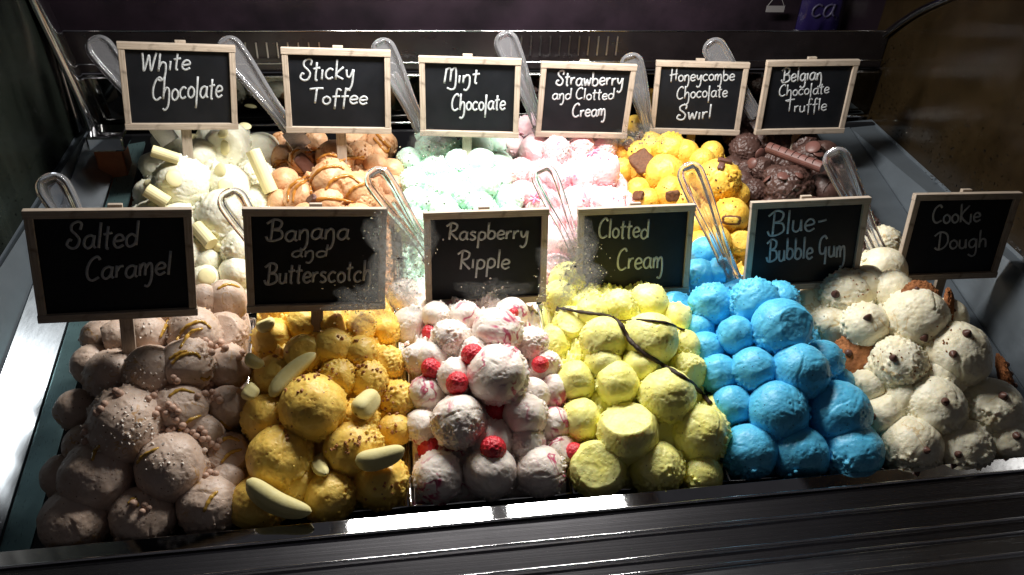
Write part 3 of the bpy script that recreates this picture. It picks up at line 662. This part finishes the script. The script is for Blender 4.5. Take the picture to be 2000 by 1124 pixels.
# chocolate chips: parts of the cookie dough ice cream
root, base = ROOT['cook']
for px, py in ((1694,619),(1745,700),(1889,652),(1862,692),(1846,785),(1960,774),(1704,814),(1810,880),(1872,888),(1986,852),(1805,660),(1632,575)):
    p, nn, t = top(px, py, 'cook'); r = RNG.uniform(6.5, 8.5) * t / FPX
    V, T = geodesic(5); Z = V[:, 2]; s = np.where(Z > 0, 1 - .55 * Z ** 1.2, 1)
    Vv = np.c_[V[:, 0] * s, V[:, 1] * s, np.where(Z > 0, Z * 1.25, Z * .35)] * r
    o = np_obj('chocolate_chip', Vv, T, M['darkchoc'], root)
    R3 = frame(nn + RNG.normal(0, .4, 3), (1, RNG.normal(), 0)); o.matrix_local = Matrix.Translation(tuple(p - base - nn * r * .05)) @ R3.to_4x4()
# cookies
def cookie(px, py, rpx, nrm, label, lift=0.0):
    p, nn, t = top(px, py, 'cook'); r = rpx * t / FPX; V, T = geodesic(24); o_ = RNG.uniform(0, 50, 3)
    Vv = V * np.array([1, 1, .24]) * (1 + .08 * noise(V * 3 + o_) + .13 * np.abs(noise(V * 7 + o_)) + .06 * noise(V * 15 + o_))[:, None] * r
    o = np_obj('cookie', Vv, T, M['cookie'])
    o.matrix_world = Matrix.Translation(tuple(p + nn * lift)) @ frame(nrm, (0, 0, 1)).to_4x4()
    e = tag(o, label, 'cookie', 'cookies pushed into the cookie dough ice cream')
    for i in range(4):
        a = RNG.uniform(0, 6.28); q = RNG.uniform(.2, .7); c = MB(); c = np_obj('chocolate_chip', geodesic(3)[0] * r * .13, geodesic(3)[1], M['darkchoc'], o); c.location = (q * r * math.cos(a), q * r * math.sin(a), .2 * r)
cookie(1672,718,52, (-.42, -.62, .55), 'brown cookie standing on edge beside the blue ice cream', .004)
cookie(1802,566,32, (-.2, -.6, .6), 'brown cookie behind the stick of the cookie dough sign', -.012)
cookie(1858,592,34, (.75, -.5, .4), 'brown cookie next to the stick by the grey side wall', -.008)
cookie(1962,742,40, (.8, -.3, .5), 'dark brown cookie pushed in against the grey side wall', .002)
# vanilla pods
def pod(pxs, label, r0=.0026):
    pts = []
    for q in catmull([(*p, 0) for p in pxs], 8):
        p, nn, t = top(q[0], q[1], 'clot'); pts.append(p + nn * .0024)
    for _ in range(6): pts = [pts[0]] + [(pts[i-1] + pts[i]*2 + pts[i+1]) / 4 for i in range(1, len(pts)-1)] + [pts[-1]]
    n = len(pts); rr = [r0 * (.45 + .55 * sstep(0, .5, i / n)) * (1 + .18 * math.sin(i * 2.1) + .1 * math.sin(i * .9)) for i in range(n)]
    tag(MB().tube(pts, rr, 8, .8).build('vanilla_pod', M['pod'], None, smooth=True), label, 'vanilla pod')
pod([(1090,597),(1088,606),(1102,606),(1150,612),(1196,621),(1222,655),(1260,690),(1302,722),(1352,752),(1388,790)], 'long black vanilla pod running down over pale yellow scoops')
pod([(1196,622),(1232,626),(1300,633),(1336,648)], 'short black vanilla pod passing behind the clotted cream sign stick', .0015)
# chocolate chunks on toffee and honeycomb
def chunk(fl, px, py, wpx, hpx, ang, label, mt, grp, yel=False, th=.35):
    p, nn, t = top(px, py, fl); a, b = wpx * t / FPX / 2, hpx * t / FPX / 2
    V, T = geodesic(10); e = 5; S = (np.abs(V) ** e).sum(1) ** (-1 / e); o_ = RNG.uniform(0, 50, 3)
    Vv = V * S[:, None] * np.array([a, b, max(.003, min(a, b) * th)]) * (1 + .10 * noise(V * 2 + o_) + .06 * noise(V * 5 + o_))[:, None]
    o = np_obj('chocolate_chunk', Vv, T, mt); o.matrix_world = Matrix.Translation(tuple(p + nn * .0015)) @ frame(nn, (math.cos(ang), -.3, -math.sin(ang))).to_4x4()
    tag(o, label, 'chocolate chunk', grp)
    if yel: np_obj('honeycomb_core', Vv * np.array([.8, .7, 1.06]) + np.array([0, b * .1, .0004]), T, M['honey'], o)
chunk('sticky', 595, 321, 42, 24, .9, 'dark chocolate chunk leaning on the sticky toffee scoops', M['darkchoc'], None)
chunk('sticky', 610, 391, 26, 16, -.6, 'small dark chocolate chunk behind the banana sign on sticky toffee', M['darkchoc'], None)
chunk('honey', 1255, 318, 48, 40, 1.0, 'largest rough brown chocolate honeycomb chunk beside the strawberry tub', M['honeychunk'], 'honeycomb chunks')
for q in ((1247,272,32,24,.3),(1248,383,26,18,.2),(1314,383,26,20,-.2),(1228,285,22,20,.9)):
    chunk('honey', *q, 'small rough brown chocolate honeycomb chunk among the golden scoops', M['honeychunk'], 'honeycomb chunks')
chunk('honey', 1429, 430, 34, 17, -.1, 'broken honeycomb piece showing its yellow centre', M['honeychunk'], None, True)
chunk('honey', 1415, 317, 26, 10, -.2, 'thin flat chocolate shard on the largest golden scoop', M['darkchoc'], None, th=.5)
chunk('honey', 1408, 327, 12, 16, .5, 'small chocolate shard stuck in the largest golden scoop', M['darkchoc'], None)
# pink sugar flowers on the strawberry
for px, py, rp in ((1159,300,15),(1046,388,16),(1228,380,13)):
    p, nn, t = top(px, py, 'straw'); r = rp * t / FPX; mb = MB()
    for i in range(6):
        a = i * math.pi / 3; c, s = math.cos(a), math.sin(a)
        mb.tube([(r*.12*c, r*.12*s, 0), (r*.55*c, r*.55*s, r*.12), (r*.95*c, r*.95*s, 0)], [r*.10, r*.17, r*.09], 7)
        mb.tube([(r*.6*c - r*.22*s, r*.6*s + r*.22*c, r*.06), (r*.52*c, r*.52*s, r*.12), (r*.6*c + r*.22*s, r*.6*s - r*.22*c, r*.06)], r*.07, 6)
    V, T = geodesic(3); mb.add(V * r * .2 * np.array([1, 1, .7]), [tuple(q) for q in T])
    o = mb.build('sugar_flower', M['pink'], None, smooth=True); o.matrix_world = Matrix.Translation(tuple(p + nn * .0008)) @ frame(nn, (1, 0, .2)).to_4x4()
    tag(o, 'pink six armed sugar flower on the strawberry ice cream', 'sugar flower', 'pink sugar flowers')

# ------------------------------------------------------------------ chalkboard signs
POSE = {'white':(0.0771,0.4696,0.2464,0.2395,0.1034,-0.1175),'sticky':(0.2656,0.4626,0.2416,0.0037,0.1512,-0.0317),'mint':(0.4328,0.4805,0.2241,-0.1248,0.1071,0.0116),
'straw':(0.5940,0.5082,0.2060,-0.0284,0.0663,-0.0282),'honey':(0.7663,0.5329,0.1969,-0.1662,0.1324,0.0306),'belg':(0.9037,0.4868,0.2162,-0.0483,0.0913,0.0242),
'salt':(0.0703,0.1443,0.2066,0.1864,0.1645,-0.1199),'ban':(0.2495,0.1737,0.1838,0.1019,0.1960,-0.0871),'rasp':(0.4274,0.2249,0.1438,0.0262,0.2421,-0.0115),
'clot':(0.6043,0.2457,0.1307,-0.0224,0.2438,0.0210),'blue':(0.7967,0.2142,0.1522,-0.0746,0.2113,0.0555),'cook':(0.9933,0.2225,0.1501,0.0057,0.1827,-0.0158)}
STICK = dict(white=(368,318), sticky=(668,308), mint=(912,312), straw=(1118,325), honey=(1343,315), belg=(1545,318), salt=(256,715), ban=(620,665), rasp=(944,640), clot=(1228,630), blue=(1545,612), cook=(1826,585))
GL = {
'a': (.50, [[(.45,.42),(.3,.5),(.1,.4),(.05,.15),(.2,0),(.38,.12),(.45,.42)], [(.46,.5),(.44,.12),(.54,0)]]),
'b': (.46, [[(.06,1),(.05,.05)], [(.05,.3),(.2,.5),(.42,.4),(.42,.12),(.22,0),(.05,.08)]]),
'c': (.42, [[(.42,.42),(.25,.5),(.06,.35),(.06,.12),(.22,0),(.42,.08)]]),
'd': (.50, [[(.42,.38),(.25,.48),(.06,.35),(.06,.1),(.2,0),(.4,.12),(.46,.4)], [(.48,1),(.45,.05)]]),
'e': (.42, [[(.06,.24),(.4,.3),(.36,.46),(.2,.5),(.06,.35),(.06,.12),(.22,0),(.44,.1)]]),
'f': (.38, [[(.46,.9),(.34,1),(.22,.85),(.18,-.3)], [(.02,.5),(.42,.54)]]),
'g': (.48, [[(.43,.42),(.28,.5),(.08,.38),(.06,.15),(.2,.02),(.38,.14),(.43,.42)], [(.45,.5),(.44,-.28),(.25,-.48),(.02,-.36)]]),
'h': (.46, [[(.08,1),(.06,0)], [(.06,.22),(.2,.48),(.38,.42),(.42,.1),(.38,-.32),(.2,-.5),(.05,-.42)]]),
'q': (.44, [[(.08,1),(.06,0)], [(.06,.22),(.2,.48),(.38,.4),(.40,0)]]),
'i': (.14, [[(.08,.5),(.07,0)]]),
'k': (.46, [[(.08,1),(.06,0)], [(.44,.6),(.08,.25),(.46,0)]]),
'K': (.50, [[(.08,1.05),(.06,0)], [(.56,.95),(.1,.4),(.36,.02),(.62,-.12)]]),
'l': (.14, [[(.10,1),(.07,0)]]),
'|': (.16, [[(.10,.95),(.07,-.45)]]),
'm': (.60, [[(.05,.5),(.05,0)], [(.05,.28),(.16,.5),(.27,.42),(.28,0)], [(.28,.28),(.42,.5),(.54,.4),(.56,-.15),(.44,-.46),(.28,-.42)]]),
'n': (.42, [[(.05,.5),(.05,0)], [(.05,.28),(.2,.5),(.36,.4),(.38,-.15),(.26,-.46),(.10,-.42)]]),
'o': (.42, [[(.24,.5),(.06,.36),(.06,.12),(.22,0),(.4,.12),(.4,.36),(.22,.5)]]),
'p': (.46, [[(.08,.5),(.05,-.5)], [(.06,.35),(.2,.5),(.42,.4),(.42,.12),(.22,0),(.06,.1)]]),
'r': (.32, [[(.06,.5),(.06,0)], [(.06,.25),(.18,.45),(.34,.47)]]),
's': (.38, [[(.36,.44),(.18,.5),(.08,.38),(.3,.22),(.34,.08),(.18,0),(.04,.06)]]),
't': (.32, [[(.18,.88),(.15,.08),(.26,0)], [(.0,.56),(.36,.62)]]),
'u': (.44, [[(.06,.5),(.06,.12),(.2,0),(.36,.12),(.39,.5)], [(.39,.5),(.42,0)]]),
'w': (.54, [[(.03,.5),(.14,0),(.27,.4),(.4,0),(.54,.52)]]),
'y': (.44, [[(.05,.5),(.1,.2),(.25,.15),(.4,.5)], [(.43,.5),(.38,-.25),(.2,-.5),(.04,-.4)]]),
'W': (.72, [[(.0,1),(.06,.6),(.14,0),(.25,.45),(.34,.85),(.42,.4),(.5,0),(.6,.5),(.70,1)]]),
'C': (.58, [[(.58,.85),(.45,1),(.2,.85),(.06,.5),(.1,.15),(.3,0),(.58,.12)]]),
'S': (.56, [[(.5,.72),(.54,.95),(.38,1.04),(.16,.92),(.16,.7),(.36,.52),(.5,.32),(.42,.06),(.2,0),(.0,.14),(.08,.34),(.2,.3)]]),
'T': (.58, [[(-.05,.92),(.3,.98),(.68,1)], [(.34,.98),(.30,0)]]),
'M': (.64, [[(.04,0),(.1,.95)], [(.1,.85),(.24,1),(.34,.8),(.34,.1)], [(.34,.75),(.5,1),(.6,.8),(.62,-.2),(.46,-.42),(.2,-.3)]]),
'H': (.58, [[(.12,1),(.08,-.15)], [(.5,1),(.48,0)], [(-.06,.42),(.62,.55)]]),
'B': (.58, [[(.14,1),(.10,0)], [(-.12,.82),(.2,1.02),(.5,.9),(.45,.62),(.15,.52)], [(.15,.52),(.5,.45),(.56,.15),(.3,0),(.0,0),(-.12,.2)]]),
'R': (.56, [[(.14,1),(.10,0)], [(-.12,.82),(.2,1.02),(.5,.88),(.42,.6),(.15,.48),(.36,.22),(.58,0)]]),
'G': (.58, [[(.55,.85),(.4,1),(.16,.85),(.08,.5),(.16,.2),(.4,.2),(.5,.48)], [(.52,.5),(.48,-.32)]]),
'D': (.64, [[(.2,.95),(.15,.05)], [(-.12,.78),(.2,1),(.56,.85),(.62,.4),(.4,.08),(.1,0),(-.08,.12)]]),
'-': (.40, [[(.08,.35),(.42,.4)]]), ' ': (.2, [])}
# text, left px, right px, baseline px at the left, at the right, height of a capital in px
TEXT = dict(
 white=[('White',275,370,140,137,36),('Choco|ate',296,433,196,191,44)],
 sticky=[('Sticky',586,690,158,155,40),('Toffee',604,716,203,205,30)],
 mint=[('Mint',866,934,164,163,30),('Choco|ate',881,986,216,215,32)],
 straw=[('Strawberry',1086,1216,167,167,28),('and Clotted',1078,1199,195,194,22),('Cream',1117,1182,228,228,26)],
 honey=[('Honeycombe',1309,1434,159,158,24),('Choco|ate',1321,1420,193,189,24),('Swirl',1322,1388,235,232,28)],
 belg=[('Belgian',1529,1605,162,156,28),('Choco|ate',1521,1619,189,182,22),('Truffle',1534,1614,220,216,24)],
 salt=[('Salted',130,268,487,484,50),('Caramel',166,332,548,536,46)],
 ban=[('Banana',524,680,471,468,40),('and',568,638,502,502,24),('Butterscotch',520,724,555,548,40)],
 rasp=[('Raspberry',874,1030,469,466,32),('Ripple',896,994,525,524,36)],
 clot=[('Clotted',1168,1266,466,464,38),('Cream',1204,1294,527,525,42)],
 blue=[('Blue-',1504,1612,460,448,46),('Bubble Gum',1500,1650,511,500,42)],
 cook=[('CooKie',1820,1914,437,434,34),('Dougq',1828,1926,488,482,34)])
SAYS = dict(white='White Chocolate', sticky='Sticky Toffee', mint='Mint Chocolate', straw='Strawberry and Clotted Cream', honey='Honeycombe Chocolate Swirl', belg='Belgian Chocolate Truffle', salt='Salted Caramel', ban='Banana and Butterscotch', rasp='Raspberry Ripple', clot='Clotted Cream', blue='Blue Bubble Gum', cook='Cookie Dough')
for fl, s in POSE.items():
    W = .138 if fl in FLAV[0] else .131; H = W * .80; b_ = .0078
    cw, sw = math.cos(s[3]), math.sin(s[3]); rr = np.array([cw, sw, 0]); n0 = np.array([-sw, cw, 0]); up = math.cos(s[4]) * np.array([0, 0, 1]) + math.sin(s[4]) * n0
    A = math.cos(s[5]) * rr + math.sin(s[5]) * up; B = -math.sin(s[5]) * rr + math.cos(s[5]) * up; N = np.cross(A, B); K = np.array(s[:3])
    # the stick runs down from the board into the ice cream
    q, _, _ = top(*STICK[fl], fl)
    d = ray(*STICK[fl]); tt = ((K - N * .004 - EYE) @ N) / (d @ N); sp = EYE + d * tt; foot = np.array([(sp - K) @ A, (sp - K) @ B])
    org = K + A * foot[0] + B * foot[1]
    MW = Matrix(((A[0], B[0], N[0], org[0]), (A[1], B[1], N[1], org[1]), (A[2], B[2], N[2], org[2]), (0, 0, 0, 1)))
    e = empty('flavour_sign', mat=MW); tag(e, 'small chalkboard in a wooden frame reading %s' % SAYS[fl], 'sign', 'chalkboard flavour signs')
    cx, cy_ = -foot[0], -foot[1]
    def bar(lo, hi, rz=0):
        lo = Vector(lo); hi = Vector(hi); c = (lo + hi) / 2; h = (hi - lo) / 2
        if rz: h = Vector((h.y, h.x, h.z))
        o = MB().box(-h, h).build('frame_bar', M['wood'], e, bevel=.0006); o.location = c; o.rotation_euler = (0, 0, math.pi / 2 if rz else 0); return o
    bar((cx - W/2, cy_ + H/2 - b_, -.001), (cx + W/2, cy_ + H/2, .0065)); bar((cx - W/2, cy_ - H/2, -.001), (cx + W/2, cy_ - H/2 + b_, .0065))
    bar((cx - W/2 + .0006, cy_ - H/2 + b_, -.001), (cx - W/2 + b_, cy_ + H/2 - b_, .0058), 1); bar((cx + W/2 - b_, cy_ - H/2 + b_, -.001), (cx + W/2 - .0006, cy_ + H/2 - b_, .0058), 1)
    board = MB().box((cx - W/2 + b_ - .002, cy_ - H/2 + b_ - .002, -.0005), (cx + W/2 - b_ + .002, cy_ + H/2 - b_ + .002, .0022)).build('board', M['slate'], e)
    sw_ = .0062
    sx = cx * .0
    so = MB().box((-(cy_ + H/2 + .0025 + .03) / 2, -sw_, -.0025), ((cy_ + H/2 + .0025 + .03) / 2, sw_, .0025)).build('stick', M['wood'], e, bevel=.0005)
    so.location = (0, (cy_ + H/2 + .0025 - .03) / 2, -.0036); so.rotation_euler = (0, 0, math.pi / 2)
    mb = MB()
    for li, (txt, xa, xb, ya, yb, cap) in enumerate(TEXT[fl]):
        tot = sum(GL[c][0] + .09 for c in txt) - .09; x = 0
        for ci, ch in enumerate(txt):
            gw, strokes = GL[ch]; jy = RNG.normal(0, .025)
            if fl == 'cook' and li == 1 and ch == 'g': pass
            for st in strokes:
                pts = []
                for gx_, gy_ in catmull([(a, c) for a, c in st], 5):
                    X = (x + gx_ + .07 * gy_) / tot; px = xa + (xb - xa) * X; py = ya + (yb - ya) * X - cap * (gy_ + jy)
                    d = ray(px, py); P0 = K + N * .0024; hit = EYE + d * (((P0 - EYE) @ N) / (d @ N))
                    pts.append(((hit - K) @ A + cx, (hit - K) @ B + cy_, .0024))
                mb.tube(pts, .00128 if cap > 25 else .00105, 7, .3)
            x += gw + .09
    mb.build('lettering', M['chalk'], board, smooth=True)

# ------------------------------------------------------------------ clear plastic spades, one in each tub
def spade(fl, a, b, dz_y, label, wid=.030, L=None):
    """a: px of the handle's rounded end, b: px where it goes out of sight or into the ice cream"""
    pb, _, tb = top(*b, fl) if dz_y[1] is None else (None, None, None)
    if pb is None: d = ray(*b); pb = EYE + d * ((dz_y[1] - EYE[1]) / d[1])
    d = ray(*a); pa = EYE + d * ((dz_y[0] - EYE[1]) / d[1])
    ax = pa - pb; L = np.linalg.norm(ax); ax /= L
    vw = EYE - pa; vw = vw - ax * (vw @ ax); vw /= np.linalg.norm(vw)
    xd = np.cross(ax, vw); R3 = Matrix(((xd[0], ax[0], vw[0]), (xd[1], ax[1], vw[1]), (xd[2], ax[2], vw[2])))
    e = place('ice_cream_spade', pb, R3, label, 'spade', 'clear plastic spades')
    h = wid / 2; nn = wid * .30; KY, KX = 44, 25
    mb = MB(); ring = 2 * KX - 2
    for i in range(KY):
        q = i / (KY - 1); y = -.004 + (L + .004) * (1 - (1 - q) ** 1.5)
        w_ = nn + (h - nn) * float(sstep(.15, .85, y / L))
        if y > L - h: w_ = min(w_, math.sqrt(max(1e-9, h * h - (y - (L - h)) ** 2)))
        w_ = max(w_, .0004); row = []
        for j in range(KX):
            sx = math.sin((j / (KX - 1) - .5) * math.pi); dd = min((1 - abs(sx)) * w_ + .0002, L - y + .0002)
            tk = (.0011 + .0036 * math.exp(-((dd - .0042) / .0026) ** 2)) * min(1, dd / .0030) ** .5 * (1 - .0) + (.0012 * math.exp(-(sx * w_ / .0016) ** 2) if y < L * .62 else 0)
            row.append((sx * w_, y, tk))
        for p_ in row: mb.v.append(p_)
        for p_ in row[-2:0:-1]: mb.v.append((p_[0], p_[1], -p_[2] * .8))
    for i in range(KY - 1):
        for j in range(ring): mb.f.append((i*ring+j, i*ring+(j+1) % ring, (i+1)*ring+(j+1) % ring, (i+1)*ring+j))
    mb.f.append(tuple(reversed(range(ring)))); mb.f.append(tuple(range((KY-1)*ring, KY*ring)))
    mb.build('handle', M['plastic'], e, smooth=True)
    MB().box((-nn*1.25, -.034, -.0016), (nn*1.25, -.0045, .0004)).build('blade', M['blade'], e, bevel=.0003)
SP = [('white', (178,72), (300,235), (.520,.505), 'clear plastic spade behind the White Chocolate sign'),
 ('sticky', (433,74), (562,248), (.525,.505), 'clear plastic spade between the White Chocolate and Sticky Toffee signs'),
 ('mint', (738,76), (822,250), (.530,.515), 'clear plastic spade between the Sticky Toffee and Mint Chocolate signs'),
 ('straw', (980,62), (1052,240), (.540,.525), 'clear plastic spade between the Mint Chocolate and Strawberry signs'),
 ('honey', (1228,104), (1270,262), (.550,.535), 'clear plastic spade between the Strawberry and Honeycombe signs'),
 ('belg', (1384,78), (1476,226), (.545,.520), 'clear plastic spade rising behind the Honeycombe sign'),
 ('salt', (88,340), (190,510), (.225,.205), 'clear plastic spade rising behind the Salted Caramel sign'),
 ('ban', (440,370), (530,520), (.250,.235), 'clear plastic spade over white chocolate scoops by the Banana sign'),
 ('rasp', (724,330), (836,492), (.290,.270), 'clear plastic spade between the Banana and Raspberry signs'),
 ('clot', (1054,324), (1128,492), (.315,.290), 'clear plastic spade between the Raspberry and Clotted Cream signs'),
 ('blue', (1340,318), (1430,540), (.290,.225), 'clear plastic spade stuck into the blue ice cream'),
 ('cook', (1624,290), (1720,500), (.285,.235), 'clear plastic spade stuck into the cookie dough ice cream')]
for fl, a, b, yy, lab in SP: spade(fl, a, b, yy, lab, .032 if fl in FLAV[0] else .034)

# ------------------------------------------------------------------ things dimly seen behind the freezer
M['purple'] = simple('purple_foil', (.012, .008, .045), .22, spec=.6)
bag = empty('snack_bag', (.985, .650, .235)); tag(bag, 'dark purple foil bag with script letters behind the freezer', 'bag')
gx, gy = np.meshgrid(np.linspace(-1, 1, 16), np.linspace(0, 1, 20))
zz = .012 * (1 - gx**4) * np.sin(np.pi * gy) ** .7; Vb = np.c_[(gx * .036).ravel(), (-zz - .002 + .0025 * noise(np.c_[gx.ravel()*3, gy.ravel()*4, gx.ravel()*0]).reshape(gx.shape)).ravel(), (gy * .105).ravel()]
Vb2 = Vb.copy(); Vb2[:, 1] = -Vb[:, 1] * .2
a = np.arange(19 * 16).reshape(19, 16)[:, :15].ravel(); q = np.c_[a, a+1, a+17, a+16]
np_obj('foil', np.vstack([Vb, Vb2]), np.vstack([q, q[:, ::-1] + 320]), M['purple'], bag)
mb = MB()
for st, ox in (([(.42,.42),(.25,.5),(.06,.35),(.06,.12),(.22,0),(.42,.08)], -.024), (GL['a'][1][0], -.006), (GL['a'][1][1], -.006)):
    mb.tube([(ox + x * .036, -.0155, .045 + y * .036 + .1 * x * .036) for x, y in catmull(st, 5)], .0015, 6)
M['letters'] = simple('pale_print', (.045, .04, .08), .4)
mb.build('lettering', M['letters'], bag, smooth=True)
tagE = empty('hanging_tag', (.905, .640, .286)); tag(tagE, 'small white tag hanging on thin strings behind the freezer', 'tag')
M['tagwhite'] = simple('white_card', (.16, .15, .15), .6)
MB().box((-.014, -.001, 0), (.014, .001, .009)).build('card', M['tagwhite'], tagE)
MB().tube([(-.013, 0, .009), (0, .0, .030), (.001, 0, .08)], .0005, 5).build('string', M['tagwhite'], tagE)
MB().tube([(.013, 0, .009), (.0, .0, .030)], .0005, 5).build('string', M['tagwhite'], tagE)

# ------------------------------------------------------------------ curved front glass with patches of condensation
mg, nn_, ll_, bb_ = mat('clear_glass'); nn_.remove(bb_); tb = nn_.new('ShaderNodeBsdfTransparent'); tb.inputs[0].default_value = (1, 1, 1, 1)
ll_.new(tb.outputs[0], nn_['Material Output'].inputs['Surface'])
def gy_of(z):      # front glass: rises from the ledge and bends back over the tubs
    return -.006 + .10 * z + 1.05 * max(0, z - .10) ** 2
zs = np.linspace(-.008, .50, 30); gp = [(gy_of(z), z) for z in zs]
vs = []; fs = []
for x in (-.10, 1.088):
    for off in (0, .004):
        for y, z in gp: vs.append((x, y - off, z))
n = len(gp)
for i in range(n - 1):
    fs += [(n*0+i, n*0+i+1, n*2+i+1, n*2+i), (n*1+i, n*3+i, n*3+i+1, n*1+i+1)]
cpart(MB().add(vs, fs), 'front_glass', mg, smooth=True)
def on_glass(px, py):
    d = ray(px, py); t = np.linspace(.1, 1.4, 1400); P = EYE + np.outer(t, d)
    f = P[:, 1] - np.array([gy_of(z) for z in P[:, 2]]) + .0005
    i = int(np.argmax(f > -.001)); return P[i] + np.array([0, -.0, 0])
mf, nf, lf, bf = mat('water_film'); nf.remove(bf)
at = nf.new('ShaderNodeAttribute'); at.attribute_name = 'fog_amount'
po = nf.new('ShaderNodeNewGeometry').outputs['Position']
x1 = nd(nf, 'ShaderNodeTexNoise', Scale=230.0, Detail=6.0, Roughness=.75); lf.new(po, x1.inputs['Vector'])
rr_ = ramp(nf, lf, x1.outputs['Fac'], .20, .68); mu = nd(nf, 'ShaderNodeMath', operation='MULTIPLY'); lf.new(rr_, mu.inputs[0]); lf.new(at.outputs['Fac'], mu.inputs[1])
tp = nf.new('ShaderNodeBsdfTransparent'); tl = nf.new('ShaderNodeBsdfTranslucent'); tl.inputs[0].default_value = (.28, .28, .27, 1); df = nf.new('ShaderNodeBsdfDiffuse'); df.inputs[0].default_value = (.3, .3, .29, 1)
ms0 = nf.new('ShaderNodeMixShader'); ms0.inputs[0].default_value = .4; lf.new(tl.outputs[0], ms0.inputs[1]); lf.new(df.outputs[0], ms0.inputs[2])
ms = nf.new('ShaderNodeMixShader'); lf.new(mu.outputs[0], ms.inputs[0]); lf.new(tp.outputs[0], ms.inputs[1]); lf.new(ms0.outputs[0], ms.inputs[2]); lf.new(ms.outputs[0], nf['Material Output'].inputs['Surface'])
def film(cx, cy_, ax, ay, dens, seed, nd_=60):
    K1, K2 = 14, 40; V = []; D = []
    for i in range(K1):
        q = (i + .001) / (K1 - 1)
        for j in range(K2):
            a = 2 * math.pi * j / K2; wob = 1 + .55 * noise(np.array([[math.cos(a) * 1.3 + seed, math.sin(a) * 1.3, seed * 2.]]))[0] + .25 * noise(np.array([[math.cos(a) * 4 + seed, math.sin(a) * 4, 1.]]))[0]
            V.append(on_glass(cx + ax * q * wob * math.cos(a), cy_ + ay * q * wob * math.sin(a)) + np.array([0, .0008, 0])); D.append(dens * (1 - q ** 2.2))
    T = [(i*K2+j, i*K2+(j+1) % K2, (i+1)*K2+(j+1) % K2, (i+1)*K2+j) for i in range(K1-1) for j in range(K2)]
    o = np_obj('condensation_film', np.array(V), np.array(T), mf, case); cdress(o)
    at_ = o.data.attributes.new('fog_amount', 'FLOAT', 'POINT'); at_.data.foreach_set('value', np.array(D, np.float32)); tag(o, kind='stuff')
    if nd_:
        P = []
        for _ in range(nd_):
            a = random.uniform(0, 6.283); q = abs(random.gauss(0, .55)); P.append(on_glass(cx + ax * q * math.cos(a), cy_ + ay * q * math.sin(a)))
        o = drops('condensation', np.array(P), (0, 1, 0), RNG.uniform(.0003, .0009, len(P)), case, M['droplet']); tag(cdress(o), kind='stuff')
film(778, 505, 74, 110, 1.3, 1.0, 240)
film(715, 595, 80, 46, .8, 5.0, 90)
film(1124, 520, 62, 84, 1.2, 2.0, 240)
film(960, 570, 70, 30, .5, 9.0, 40)
film(838, 288, 48, 36, .8, 3.0, 60)
film(1250, 268, 62, 24, .8, 4.0, 60)
film(1108, 300, 60, 36, .34, 7.0, 40)
film(1060, 575, 14, 46, .4, 8.0, 50)
